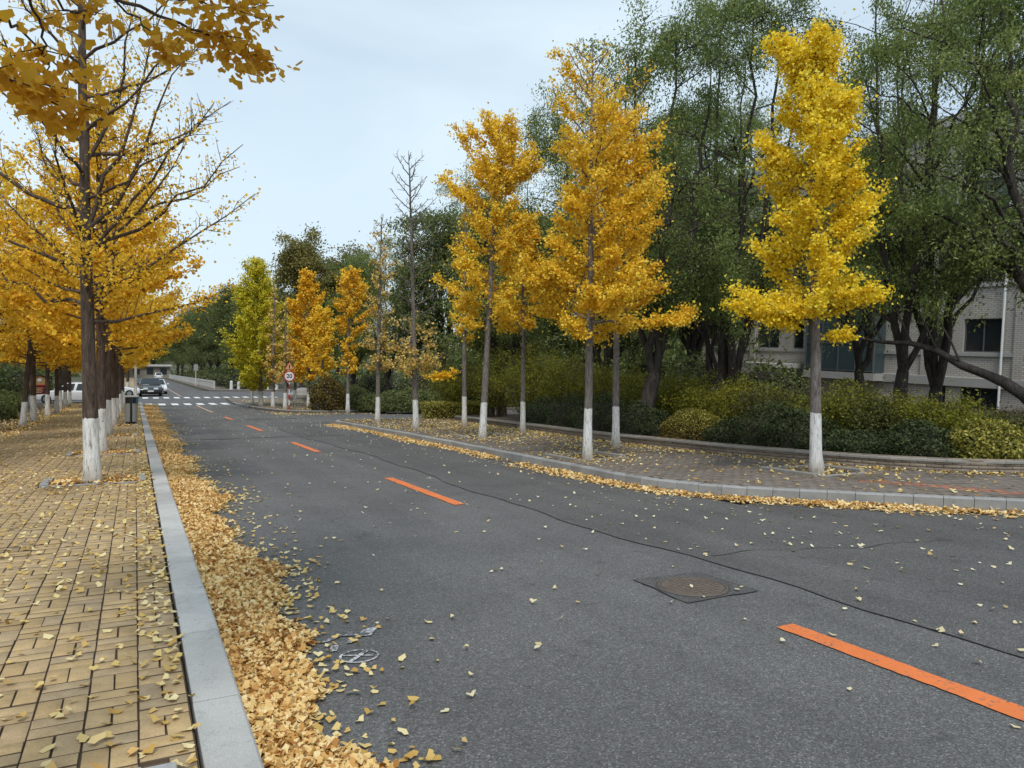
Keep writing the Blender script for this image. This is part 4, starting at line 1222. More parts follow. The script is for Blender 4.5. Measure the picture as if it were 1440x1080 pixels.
for x, y, ro, sc in ((12.7, 64.2, 0, 0.97), (16.6, 64.0, 1.4, 0.90)):
    put_tree('poplar_tree', x, y, 0.2, pop[0], pop[1], 'olive-brown leafy poplar towering behind the orange ginkgoes of the island', 'tree', 'poplars behind the island', ro, sc)
k = 0
for x, y, v, sc in ((13.5, 97, 3, 1.0), (19, 92, 3, 0.9), (12.8, 108, 3, 1.05), (13.2, 121, 3, 1.1), (12.6, 136, 3, 1.1), (13, 154, 3, 1.15), (20, 112, 3, 1.1), (21, 130, 3, 1.15), (13.5, 176, 3, 1.2), (12.8, 200, 3, 1.2), (24, 98, 3, 1.1), (28, 88, 0, 1.1)):
    put_tree('broadleaf_tree', x, y, 0.13, GV[v][0], GV[v][1], 'dark roadside tree behind the white balustrade of the far street', 'tree', 'trees along the far street', k*1.3, sc); k += 1
for x, y, v, sc in ((-9, 30, 3, 0.8), (-10, 38, 0, 0.9), (-9.5, 46, 3, 0.85), (-11, 54, 2, 0.9), (-15, 34, 3, 0.95), (-17, 46, 3, 0.95), (-14, 62, 3, 0.95), (-22, 56, 3, 1.0), (-13, 80, 3, 1.0), (-8, 92, 3, 1.0), (-8, 108, 3, 1.0), (-9, 126, 3, 1.0), (-8, 150, 3, 1.05), (-20, 74, 3, 1.0)):
    put_tree('broadleaf_tree', x, y, 0.1, GV[v][0], GV[v][1], 'dark green tree massed behind the golden ginkgo rows', 'tree', 'green trees behind the ginkgo rows', k*1.3, sc); k += 1

# ------------------------------------------------------------------ shrubs and hedges
def dome_points(n, rx, ry, rz, rng, shell=0.16, wob=0.07, full=False):
    d = rng.normal(0, 1, (n, 3)); d /= np.linalg.norm(d, axis=1, keepdims=True)
    if not full: d[:, 2] = np.abs(d[:, 2])
    lump = 1+wob*(np.sin(d[:, 0]*7+1)*np.cos(d[:, 1]*6)+np.sin(d[:, 2]*9+d[:, 0]*4))
    r = (1-np.abs(rng.normal(0, shell, n)))*lump
    return d*r[:, None]*np.array([rx, ry, rz]), d

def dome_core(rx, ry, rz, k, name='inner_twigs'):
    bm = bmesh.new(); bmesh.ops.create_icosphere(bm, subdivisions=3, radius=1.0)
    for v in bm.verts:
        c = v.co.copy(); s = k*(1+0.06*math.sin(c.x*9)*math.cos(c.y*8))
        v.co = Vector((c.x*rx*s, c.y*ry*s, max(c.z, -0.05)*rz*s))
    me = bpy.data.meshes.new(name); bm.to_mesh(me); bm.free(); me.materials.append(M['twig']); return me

def dome_shrub(name, x, y, h0, rx, ry, rz, mat, n, ls, label, cat='shrub', group=None, seed=0, tmpl=OVAL, shell=0.12, wob=0.03, rotz=0.0, mix=None):
    rng = np.random.default_rng(seed+900)
    e = empty(name, (x, y, float(zg(y))+h0), label, cat, group, rotz)
    P, d = dome_points(n, rx, ry, rz, rng, shell, wob)
    V, F = leaves(P, ls, rng, tmpl, KITE_F, up=0.2, out=d*0.9)
    mats = [M[mat]]; mi = None
    if mix:
        mats.append(M[mix]); mi = (rng.uniform(0, 1, len(F)) < np.clip(1.15-d[:, 2]*1.1, 0.1, 0.9)).astype(int)
    new_obj('foliage', mesh_np('foliage', V, [F], mats, mi), e)
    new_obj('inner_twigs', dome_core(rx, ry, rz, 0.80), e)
    return e

bh0 = KH+WH-0.05
def behind_px(px, off):
    """a spot off metres behind the planter wall where the line of sight through px crosses it"""
    i = min(range(len(wall_line)), key=lambda i: abs(proj((wall_line[i].x, wall_line[i].y, float(zg(wall_line[i].y))+0.2))[0]-px))
    w = wall_line[i]; a, b = wall_line[max(0, i-3)], wall_line[min(len(wall_line)-1, i+3)]
    d = (b-a).normalized(); nn = Vector((-d.y, d.x)); v = w.normalized()
    q = w+v*(off/max(0.45, v.dot(nn)))
    return q.x, q.y
def bed_at(px, py): p = on_ground(px, py, bh0); return p.x, p.y
x, y = behind_px(973, 1.0); dome_shrub('clipped_shrub', x, y, bh0, 0.80, 0.80, 0.70, 'leaf_clip', 15000, 0.042, 'clipped dome bush with russet twiggy side and green top behind the planter wall', mix='leaf_russet', seed=1)
x, y = behind_px(1380, 0.92); dome_shrub('clipped_shrub', x, y, bh0, 0.76, 0.76, 0.66, 'leaf_clip', 9000, 0.062, 'clipped dome bush with bright yellow-green leaves at the wide end of the planter', seed=2, wob=0.05)
# dark round bushes across the side road
for i, (px, py, r_, rz) in enumerate(((505, 574, 1.25, 1.25), (528, 576, 0.9, 0.85), (562, 577, 1.15, 1.0), (590, 577, 1.3, 1.15), (618, 576, 1.2, 0.95), (640, 575, 1.3, 0.9))):
    p = on_ground(px, py, 0.2)
    dome_shrub('round_shrub', p.x, p.y+1.2, 0.2, r_, r_, rz, 'leaf_dark', 5000, 0.10, 'dark clipped ball bush across the side road, '+('largest, behind the ragged orange ginkgo', 'left of the bare corner ginkgo', 'right of the bare corner ginkgo', 'behind the bare pole-like ginkgo', 'just right of the bare pole-like ginkgo', 'behind the low yellow hedge')[i], 'shrub', 'ball bushes across the side road', seed=20+i)
p = on_ground(466, 576, 0.2); dome_shrub('russet_shrub', p.x, p.y+1.0, 0.2, 1.0, 1.0, 1.75, 'leaf_russet', 5000, 0.11, 'russet bush below the ragged orange ginkgo on the island', seed=30, shell=0.25, wob=0.12)
# round clipped bush on the far left
p = on_ground(8, 590, PH); dome_shrub('round_shrub', p.x-0.6, p.y+0.6, PH-0.03, 0.95, 0.95, 0.85, 'leaf_dark', 6000, 0.075, 'round dark clipped bush at the foot of the leaning ginkgo', seed=40, mix=None)
for i, (x, y, rx, ry, rz) in enumerate(((-5.6, 36.5, 1.2, 1.2, 1.25), (-6.3, 40, 1.3, 1.5, 1.3), (-6.8, 33.5, 1.5, 1.4, 1.5), (-6.2, 44.5, 1.3, 1.4, 1.2), (-7.0, 28.5, 1.5, 1.5, 1.4))):
    dome_shrub('garden_shrub', x, y, 0.1, rx, ry, rz, 'leaf_dark', 4500, 0.11, 'dark bush behind the garden-side ginkgo trunks', 'shrub', 'dark bushes behind the garden-side row', seed=50+i, shell=0.2, wob=0.1)

def box_hedge(name, a, b, w, h, h0, mat, n, ls, label, seed, cat='hedge'):
    rng = np.random.default_rng(seed)
    c = (a+b)/2; L = (b-a).length; ang = math.atan2(b.y-a.y, b.x-a.x)
    e = empty(name, (c.x, c.y, float(zg(c.y))+h0), label, cat, None, ang)
    area = np.array([L*w, 2*L*h, 2*w*h]); side = rng.choice(3, n, p=area/area.sum())
    P = np.stack([rng.uniform(-L/2, L/2, n), rng.uniform(-w/2, w/2, n), rng.uniform(0, h, n)], -1)
    D = np.zeros((n, 3))
    s = np.sign(rng.uniform(-1, 1, n))
    k0 = side == 0; P[k0, 2] = h; D[k0, 2] = 1
    k1 = side == 1; P[k1, 1] = s[k1]*w/2; D[k1, 1] = s[k1]
    k2 = side == 2; P[k2, 0] = s[k2]*L/2; D[k2, 0] = s[k2]
    P += rng.normal(0, 0.03, (n, 3))-D*np.abs(rng.normal(0, 0.05, (n, 1)))+0.03*np.sin(P*5)
    V, F = leaves(P, ls, rng, OVAL, KITE_F, up=0.2, out=D*0.9)
    new_obj('foliage', mesh_np('foliage', V, [F], [M[mat]]), e)
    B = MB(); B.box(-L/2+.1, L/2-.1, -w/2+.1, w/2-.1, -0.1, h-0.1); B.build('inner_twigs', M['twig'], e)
a, b_ = on_ground(598, 588, KH), on_ground(676, 586, KH)
box_hedge('clipped_hedge', Vector((a.x, a.y)), Vector((b_.x, b_.y)), 0.8, 0.62, KH, 'leaf_clip', 9000, 0.06, 'low box-shaped yellow-green hedge at the corner by the thin pale ginkgo', 71)

def loose_shrub(name, x, y, h0, rad, H, nst, nleaf, ls, mat, label, seed, group=None, cat='shrub'):
    """arching stems from one base, leafy to the ground"""
    rng = np.random.default_rng(seed)
    e = empty(name, (x, y, float(zg(y))+h0), label, cat, group)
    T = Tubes(); P = []
    per = nleaf//nst
    for i in range(nst):
        az = rng.uniform(0, 6.28); r = rad*math.sqrt(rng.uniform(0.02, 1)); hh = H*rng.uniform(0.6, 1.05)*(1-0.3*(r/rad)**2)
        d = np.array([math.cos(az), math.sin(az)])
        b0 = np.array([*(d*r*0.25), -0.05]); top = np.array([*(d*r), hh]); mid = np.array([*(d*r*0.4), hh*0.75])
        pts = bez(b0, mid, top, 7); T.add(pts, np.linspace(0.014, 0.004, 7), 4)
        t = rng.uniform(0.12, 1.0, per)**0.8*6; k_ = np.minimum(t.astype(int), 5); f = (t-k_)[:, None]
        P.append(pts[k_]*(1-f)+pts[k_+1]*f+rng.normal(0, 0.13, (per, 3)))
    P = np.concatenate(P); P[:, 2] = np.abs(P[:, 2])
    V, F = leaves(P, ls, rng, LANCE, KITE_F, up=0.3, droop=0.2)
    new_obj('stem', T.mesh('stem', M['bark_twig']), e)
    new_obj('foliage', mesh_np('foliage', V, [F], [M[mat]]), e)
LS = [  # px, distance behind the wall, radius, height, leaf
    (640, 1.6, 1.3, 2.2, 'leaf_shrub', 'yellow-green arching bush at the end of the planter beside the low hedge'),
    (690, 1.7, 1.5, 2.7, 'leaf_shrub', 'tall yellow-green arching bush between the forked-top ginkgo and the hedge'),
    (745, 1.8, 1.6, 2.8, 'leaf_shrub', 'tall yellow-green arching bush behind the young orange ginkgo'),
    (795, 2.2, 1.5, 2.5, 'leaf_shrub', 'olive arching bush left of the tall golden ginkgo trunk'),
    (870, 3.6, 1.5, 2.2, 'leaf_shrub', 'yellow-green bush between the whitewashed trunk and the forked dark trunk'),
    (930, 3.4, 1.5, 1.7, 'leaf_shrub', 'yellowish loose bush behind the forked dark trunk'),
    (985, 3.4, 1.6, 1.6, 'leaf_shrub', 'yellow-green loose bush above the russet clipped dome'),
    (1040, 3.4, 1.5, 1.4, 'leaf_shrub', 'yellow-green bush left of the whitewashed trunk of the yellow ginkgo'),
    (1110, 3.2, 1.4, 1.3, 'leaf_olive', 'olive bush directly behind the yellow ginkgo trunk'),
    (1185, 2.9, 1.5, 1.3, 'leaf_shrub', 'yellow-green bush right of the yellow ginkgo trunk'),
    (1240, 3.1, 1.3, 1.1, 'leaf_olive', 'olive bush before the multi-stemmed tree'),
    (1300, 3.4, 1.2, 1.1, 'leaf_shrub', 'thin yellow-green bush below the basement windows'),
    (1435, 3.6, 1.0, 0.7, 'leaf_olive', 'olive bush beside the foot of the drainpipe')]
for i, (px, off, rad, H, mat, lab) in enumerate(LS):
    x, y = behind_px(px, off)
    loose_shrub('arching_shrub', x, y, bh0-0.02, rad, H, 46, 9000, 0.075, mat, lab, 400+i)
# dark low evergreens right behind the wall
LW = [(770, 1.0, .85, 'left of the tall golden ginkgo trunk'), (805, 1.0, .95, 'immediately behind the tall golden ginkgo trunk'), (850, 1.0, 1.0, 'behind the slim orange ginkgo trunk'), (895, .85, .8, 'at the foot of the forked dark trunk'), (1040, .75, .55, 'touching the right flank of the russet clipped dome'), (1085, .95, .85, 'left of the yellow ginkgo trunk'), (1125, .8, .75, 'hidden half behind the yellow ginkgo trunk'), (1180, .75, .40, 'lowest of all, right of the yellow ginkgo trunk'), (1220, .75, .42, 'in the middle of the low dark row'), (1262, .75, .45, 'in front of the multi-stemmed tree'), (1288, .70, .62, 'touching the left flank of the yellow-leaved clipped dome')]
for i, (px, r_, rz, lab) in enumerate(LW):
    x, y = behind_px(px, r_+0.22)
    dome_shrub('evergreen_shrub', x, y, bh0-0.02, r_, r_, rz, 'leaf_evergreen', 7000, 0.055, 'dark evergreen bush behind the planter wall, '+lab, 'shrub', 'evergreen bushes behind the planter wall', seed=80+i, shell=0.16, wob=0.1)
# long limb of the leaning tree
T = Tubes()
lim = [at_depth(*q) for q in ((1478, 592, 15.0), (1440, 556, 15.1), (1412, 538, 15.3), (1388, 527, 15.5), (1352, 514, 15.8), (1318, 494, 16.2), (1282, 483, 16.6), (1240, 481, 17.0), (1200, 474, 17.3))]
T.add([tuple(q) for q in lim], [0.16, 0.13, 0.115, 0.10, 0.085, 0.07, 0.055, 0.04, 0.02], 9, 0.06, np.random.default_rng(5))
for q, r_ in ((4, .03), (5, .03), (6, .025), (7, .02)):
    p = np.array(tuple(lim[q])); T.add(np.stack([p, p+np.array([-.25, .1, .5]), p+np.array([-.3, .5, 1.2])]), [r_, r_*.7, .006], 5)
lean_tree = [o for o in COL.objects if o.get('label', '').startswith('leaning green tree')][0]
o = new_obj('limb', T.mesh('limb', M['bark_dark']), lean_tree)
o.matrix_parent_inverse = (Matrix.Translation(lean_tree.location) @ Matrix.Rotation(lean_tree.rotation_euler.z, 4, 'Z') @ Matrix.Scale(lean_tree.scale[0], 4)).inverted()

# ------------------------------------------------------------------ tree pits
def pit(x, y, h0, w, d, label, mat, proud, parent_slope=True, fl=True):
    e = empty('tree_pit', (x, y, float(zg(y))+h0), label, 'tree pit', 'tree pits')
    e.rotation_euler = (-math.atan(SLOPE), 0, 0)
    B = MB(); B.box(-w+.05, w-.05, -d+.05, d-.05, -0.2, -0.02); B.build('soil', M['soil'], e)
    for s in (-1, 1):
        B = MB(); B.box(s*w-.055, s*w+.055, -d+.02 if s < 0 else -d+.1, d-.02, -0.2, proud+random.uniform(0, .012)); B.build('edging_stone', mat, e, bevel=0.006)
        B = MB(); B.box(-w+.06, w-.06, s*d-.035, s*d+.035, -0.2, proud*0.25+0.004); B.build('edging_stone', mat, e, bevel=0.005)
    return e
pl_lab = ['grey-stone tree pit cut off by the edge of the near pavement', 'leaf-filled tree pit with proud grey end stones around the big thinning ginkgo']
for i, (x, y) in enumerate(LEFT_ROW):
    lab = pl_lab[i] if i < 2 else 'leaf-filled tree pit at the %s trunk of the kerbside row after the big ginkgo' % ords[i-2]
    pit(x+0.06, y, PH+0.004, 0.60, 0.36, lab, M['granite_dark'], 0.03)
for (x, y), lab in zip(RIGHT_PITS, ('pale stone-edged square tree pit around the bright yellow ginkgo', 'stone-edged square tree pit around the tall golden ginkgo', 'stone-edged square tree pit around the forked-top golden ginkgo')):
    pit(x, y, KH+0.004, 0.56, 0.56, lab, M['cap'], 0.035)

# ------------------------------------------------------------------ fallen leaves (nobody could count them)
LR = np.random.default_rng(99)
def fallen(name, X, Y, h, size, mat, label, tmpl=FAN, tf=FAN_F, tilt=0.35, lift=0.012, base=None, cat='fallen leaves'):
    n = len(X)
    Z = zg(Y)+h+LR.uniform(0.002, lift, n) if not hasattr(lift, '__len__') else zg(Y)+h+lift
    P = np.stack([X, Y, Z], -1)
    V, F = leaves(P, size, LR, tmpl, tf, flat=True, tilt=tilt)
    gz = (zg(V[:, 1])+(h if not hasattr(h, '__len__') else np.repeat(h, len(tmpl)))+0.0015)
    V[:, 2] = np.maximum(V[:, 2], gz)
    Fs = [F]; mats = [mat]; mi = np.zeros(len(F), int)
    if base is not None:
        bv_, bf_ = base
        if bf_.shape[1] == F.shape[1]:
            bf_ = bf_+len(V); Fs = [np.concatenate([F, bf_])]
        else: Fs = [F, bf_+len(V)]
        V = np.concatenate([V, bv_]); mats.append(M['litter']); mi = np.concatenate([mi, np.ones(len(bf_), int)])
    return new_obj(name, mesh_np(name, V, Fs, mats, mi), None, label, cat, None, 'stuff')
def dens_y(n, y0, y1, p=1.0):
    """more leaves where they are seen large"""
    return y0+(y1-y0)*LR.uniform(0, 1, n)**p

# drift in the left gutter
def drift_w(y): return 0.44+0.10*np.sin(y*1.3)+0.07*np.sin(y*3.1+1)+0.05*np.sin(y*7.3)+0.006*np.clip(y, 0, 55)
def mound(y, u):      # u 0 at the kerb .. 1 at the outer edge
    return 0.055*np.clip(1-u, 0, 1)**0.8*(0.75+0.35*np.sin(y*2.1)*np.sin(y*0.7+1))
ys = np.arange(-1, 55.5, 0.12); us = np.array([0, .2, .45, .7, .88])
bv_ = np.array([(KX+0.004+u*drift_w(y)*0.9, y, float(zg(y))+0.006+float(mound(y, u))*0.7) for y in ys for u in us], np.float32)
nu = len(us)
bq = np.array([(i*nu+j, i*nu+j+1, (i+1)*nu+j+1, (i+1)*nu+j) for i in range(len(ys)-1) for j in range(nu-1)], np.int32)
btri = np.concatenate([bq[:, [0, 1, 2]], bq[:, [0, 2, 3]]])
n = 76000
Y = np.concatenate([dens_y(n//2, -0.5, 14, 0.9), dens_y(n//2, 10, 55, 1.25)])
U = np.abs(LR.normal(0.45, 0.30, n)); U = np.where(U > 1.05, LR.uniform(0, 1, n), U)
X = KX+0.012+U*drift_w(Y)
lift = mound(Y, U)+LR.uniform(0.0, 0.022, n)
fallen('leaf_drift', X, Y, 0.004, 0.042, M['leaf_fallen'], 'thick tan and gold leaf drift along the granite kerb in the left gutter', tilt=0.55, lift=lift, base=(bv_, btri))
# thin scatter at its outer fringe
n = 1500; Y = np.concatenate([dens_y(n//2, 0, 14, 1.0), dens_y(n//2, 10, 56, 1.2)]); X = KX+drift_w(Y)+LR.exponential(0.16, n)
fallen('leaf_scatter', X, Y, 0.006, 0.046, M['leaf_fallen_pale'], 'loose pale leaves fringing the gutter drift on the asphalt', tilt=0.25)
# sparse leaves on the carriageway
n = 300; Y = LR.uniform(0.5, 26, n); X = LR.uniform(1.0, 4.4, n)
n2 = 800; Y2 = np.concatenate([LR.uniform(4, 30, n2//2), LR.uniform(2, 9, n2-n2//2)]); X2 = np.concatenate([7.0-np.abs(LR.normal(0, 1.3, n2//2)), LR.uniform(4.4, 11, n2-n2//2)])
n3 = 700; Y3 = LR.uniform(26, 52, n3); X3 = LR.uniform(1.2, 6.8, n3)
X, Y = np.concatenate([X, X2, X3]), np.concatenate([Y, Y2, Y3])
kl = [(p.x, p.y) for p in kr2]
def right_of_kerb(x, y):
    i = np.argmin([(x-a)**2+(y-b)**2 for a, b in kl]); j = min(i+1, len(kl)-1); i0 = max(0, j-1)
    dx, dy = kl[j][0]-kl[i0][0], kl[j][1]-kl[i0][1]
    return (x-kl[i0][0])*(-dy)+(y-kl[i0][1])*dx > -0.02
keep = np.array([not (y > 3 and y < 29 and x > 5.8 and right_of_kerb(x, y)) for x, y in zip(X, Y)])
fallen('leaf_scatter', X[keep], Y[keep], 0.009, 0.040, M['leaf_dry'], 'single pale ginkgo leaves dotted over the open asphalt', tilt=0.30)
# drift along the right kerb
segc = [0]
for a, b_ in zip(kr2, kr2[1:]): segc.append(segc[-1]+(b_-a).length)
segc = np.array(segc); KA = np.array([(p.x, p.y) for p in kr2])
def along(s): return np.stack([np.interp(s, segc, KA[:, 0]), np.interp(s, segc, KA[:, 1])], -1)
n = 11000; s_ = LR.uniform(0, segc[-1], n)
wgt = 0.55+0.45*np.sin(s_*1.1)*np.sin(s_*0.37+2)
gap = np.exp(-((s_-segc[-1]*0.60)/0.6)**2)
s_ = s_[LR.uniform(0, 1, n) < np.clip(0.35+wgt-gap, 0.1, 1)]; n = len(s_)
p0 = along(s_); d = along(s_+0.05)-along(s_-0.05); d /= np.linalg.norm(d, axis=1, keepdims=True)+1e-9
off = np.abs(LR.normal(0, 0.15+0.05*np.sin(s_*0.9), n))+0.01
Pq = p0-np.stack([-d[:, 1], d[:, 0]], -1)*off[:, None]
fallen('leaf_drift', Pq[:, 0], Pq[:, 1], 0.006, 0.056, M['leaf_fallen'], 'narrow golden leaf drift at the foot of the curved right kerb', tilt=0.45, lift=0.035*np.clip(1-off/0.3, 0, 1)*LR.uniform(0, 1, n)+0.003)
# leaves on the tan brick pavement, thicker along the kerb and farther down
n = 9500
Y = np.concatenate([dens_y(2700, 1.5, 14, 0.85), dens_y(6800, 12, 56, 0.85)])
X = np.where(LR.uniform(0, 1, n) < 0.20, 0.215-np.abs(LR.normal(0, 0.12, n)), LR.uniform(-3.3, 0.2, n))
fallen('leaf_scatter', X, Y, PH+0.003, 0.046, M['leaf_fallen_pale'], 'yellow ginkgo leaves strewn over the tan brick pavement', tilt=0.33)
n = 9000; Y = LR.uniform(4, 56, n); X = -3.3-np.abs(LR.normal(0, 0.9, n))+0.35
fallen('leaf_drift', X, Y, PH-0.012, 0.07, M['leaf_fallen'], 'leaf litter covering the soil strip under the garden-side ginkgoes', tmpl=KITE, tf=KITE_F, tilt=0.4, lift=0.03)
# in the pits
xs_, ys_ = [], []
for i, (x, y) in enumerate(LEFT_ROW):
    k_ = 420; xs_.append(x+0.06+LR.uniform(-.56, .56, k_)); ys_.append(y+LR.uniform(-.32, .32, k_))
    k_ = 120; xs_.append(x+0.06+LR.normal(0, .6, k_)); ys_.append(y+LR.normal(0, .5, k_))
X, Y = np.concatenate(xs_), np.concatenate(ys_); kk = X < 0.2
fallen('leaf_drift', X[kk], Y[kk], PH+0.004, 0.058, M['leaf_fallen'], 'orange leaves gathered in the kerbside tree pits', tilt=0.45, lift=0.03)
# right footpath: under the trees and along the wall
xs_, ys_ = [], []
for (x, y, k_, s) in ((9.6, 8.2, 250, .5), (7.62, 11.8, 420, .6), (8.1, 17.6, 700, .8), (9.8, 14, 900, 1.0), (10.2, 19.2, 1500, 1.3), (8.1, 22.3, 900, 1.0), (10.1, 23.6, 1300, 1.2), (8.2, 27.0, 500, .9)):
    xs_.append(x+LR.normal(0, s, k_)); ys_.append(y+LR.normal(0, s*1.3, k_))
W2 = np.array([(p.x, p.y) for p in wall_line]); iw = LR.integers(0, len(W2)-1, 1500)
xs_.append(W2[iw, 0]-np.abs(LR.normal(0, 0.22, 1500))-0.03); ys_.append(W2[iw, 1]-np.abs(LR.normal(0, 0.15, 1500)))
n = 1600; xs_.append(LR.uniform(6.7, 13, n)); ys_.append(LR.uniform(4.5, 28, n))
X, Y = np.concatenate(xs_), np.concatenate(ys_)
ok = np.array([in_poly(x, y, walk_poly) for x, y in zip(X, Y)])
fallen('leaf_scatter', X[ok], Y[ok], KH+0.004, 0.055, M['leaf_fallen_pale'], 'pale leaves lying on the brown footpath below the right-hand ginkgoes', tilt=0.33)
n = 2600; X = LR.uniform(6.9, 14, n); Y = LR.uniform(40.5, 60, n); ok = np.array([in_poly(x, y, isl_outline) for x, y in zip(X, Y)])
fallen('leaf_scatter', X[ok], Y[ok], 0.125, 0.08, M['leaf_fallen_pale'], 'pale leaves covering the far island footpath', tmpl=KITE, tf=KITE_F, tilt=0.3)
n = 1500; X = LR.uniform(6.2, 12, n); Y = LR.normal(39, 1.4, n); ok = np.array([not in_poly(x, y, isl_outline) for x, y in zip(X, Y)])
fallen('leaf_scatter', X[ok], Y[ok], 0.006, 0.075, M['leaf_fallen_pale'], 'loose leaves before the kerb of the far island', tmpl=KITE, tf=KITE_F, tilt=0.3)

# grass strip across the side road
n = 9000; X = LR.uniform(12.5, 22, n); Y = LR.uniform(40.2, 42.5, n)
P = np.stack([X, Y, zg(Y)+0.13], -1)
V, F = leaves(P, 0.16, LR, LANCE, KITE_F, up=-0.2, droop=-1.2)
new_obj('grass', mesh_np('grass', V, [F], [M['grass']]), None, 'short green grass in front of the ball bushes', 'grass', None, 'stuff')

# ------------------------------------------------------------------ steel litter bin
def litter_bin():
    b = on_ground(184.5, 596.5, PH)
    e = empty('litter_bin', (b.x, b.y, b.z), 'twin stainless steel litter bin with teal lid on the brick pavement by the kerb', 'litter bin')
    B = MB(); B.box(-.17, .17, -.14, .14, 0, .10); B.build('base', M['black_plastic'], e, bevel=.01)
    for s in (-1, 1):
        B = MB(); n = 16
        poly = [(s*0.03, -.16), (s*0.03, .16)]
        arc = [(s*(0.06+.15*math.cos(a)), .16*math.sin(a)) for a in np.linspace(math.pi/2, -math.pi/2, n)]
        B.prism(poly[:1]+poly[1:]+arc, 'z', .10, .74); B.build('body', M['steel'], e, bevel=.004)
        B = MB(); B.prism([(s*.04, -.13), (s*.04, .13), (s*.16, .12), (s*.185, 0), (s*.16, -.12)], 'z', .74, .94); B.build('opening', M['black_plastic'], e)
    B = MB(); B.box(-.035, .035, -.172, .172, .06, .96); B.build('centre_post', M['black_plastic'], e, bevel=.004)
    B = MB(); B.prism([(.14, .74), (.215, .74), (.235, .965), (.15, .965)], 'y', -.17, .17); B.build('lid_side', M['teal'], e, bevel=.006)
    B = MB(); B.box(-.235, .235, -.19, .19, .965, 1.0); B.build('lid', M['white_metal'], e, bevel=.012)
litter_bin()

# ------------------------------------------------------------------ street lamp
def lamp(x, y, h0, label, H=7.9, arm=True):
    e = empty('street_lamp', (x, y, float(zg(y))+h0), label, 'street lamp')
    B = MB(); B.cyl((0, 0, -.05), (0, 0, .35), .13, .13, 16); B.build('base', M['white_metal'], e, bevel=.01)
    B = MB(); B.cyl((0, 0, .3), (0, 0, H), .085, .055, 16); B.build('pole', M['white_metal'], e, smooth=False)
    T = Tubes(); T.add([(0, 0, H-.5), (.25, 0, H-.15), (.7, 0, H+.15), (1.3, 0, H+.3)], [.03, .03, .028, .025], 8)
    new_obj('arm', T.mesh('arm', M['white_metal']), e)
    B = MB(); B.prism([(1.15, H+.24), (1.85, H+.34), (1.85, H+.42), (1.2, H+.42)], 'y', -.12, .12); hd = B.build('lamp_head', M['white_metal'], e, bevel=.02)
    B = MB(); B.box(1.25, 1.75, -.09, .09, H+.225, H+.25); B.build('lens', M['lamp_glass'], hd)
lamp(0.02, 50.0, PH, 'white street lamp pole at the kerb beyond the litter bin')

# ------------------------------------------------------------------ speed limit sign
def text_mesh(txt, size, mat, name, depth=0.004):
    cu = bpy.data.curves.new(name, 'FONT'); cu.body = txt; cu.size = size; cu.align_x = 'CENTER'; cu.align_y = 'CENTER'; cu.extrude = depth; cu.offset = size*0.02
    o = bpy.data.objects.new(name, cu); COL.objects.link(o)
    dg = bpy.context.evaluated_depsgraph_get(); me = bpy.data.meshes.new_from_object(o.evaluated_get(dg))
    bpy.data.objects.remove(o); me.materials.clear(); me.materials.append(mat); return me
def sign():
    b = on_ground(406.5, 577.0, 0.12)
    e = empty('traffic_sign', (b.x, b.y, b.z), 'round speed limit 20 sign under a triangular warning sign on a red and white post', 'traffic sign', None, math.atan2(-b.x, b.y)*0.6)
    e.rotation_euler = (0, 0, -R(15))
    for k in range(6):
        B = MB(); B.cyl((0, 0, k*.28), (0, 0, k*.28+.28), .032, .032, 12); B.build('post_band', M['sign_red'] if k % 2 == 0 else M['sign_white'], e)
    B = MB(); B.cyl((0, 0, 1.68), (0, 0, 2.5), .03, .03, 12); B.build('post', M['sign_white'], e)
    B = MB(); B.box(-.06, .06, -.045, .045, .66, .80); B.build('clamp', M['sign_red'], e, bevel=.01)
    B = MB(); B.cyl((0, -.035, 1.83), (0, -.05, 1.83), .30, .30, 40); pl = B.build('speed_plate', M['sign_red'], e)
    B = MB(); B.cyl((0, -.050, 1.83), (0, -.054, 1.83), .235, .235, 40); B.build('white_disc', M['sign_white'], pl)
    o = new_obj('numeral', text_mesh('20', .30, M['sign_black'], 'numeral'), pl); o.location = (0, -.056, 1.83); o.rotation_euler = (math.pi/2, 0, 0)
    def tri(r): return [(r*math.cos(a), 2.33+r*math.sin(a)) for a in (math.pi/2, math.pi*7/6, math.pi*11/6)]
    B = MB(); B.prism(tri(.29), 'y', -.05, -.035); tp_ = B.build('warning_plate', M['sign_red'], e)
    B = MB(); B.prism(tri(.225), 'y', -.054, -.050); B.build('amber_field', M['sign_amber'], tp_)
    B = MB(); B.prism([(-.035, 2.25), (.035, 2.25), (.028, 2.38), (.04, 2.42), (0, 2.455), (-.04, 2.42), (-.028, 2.38)], 'y', -.058, -.054); B.build('symbol', M['sign_black'], tp_)
sign()

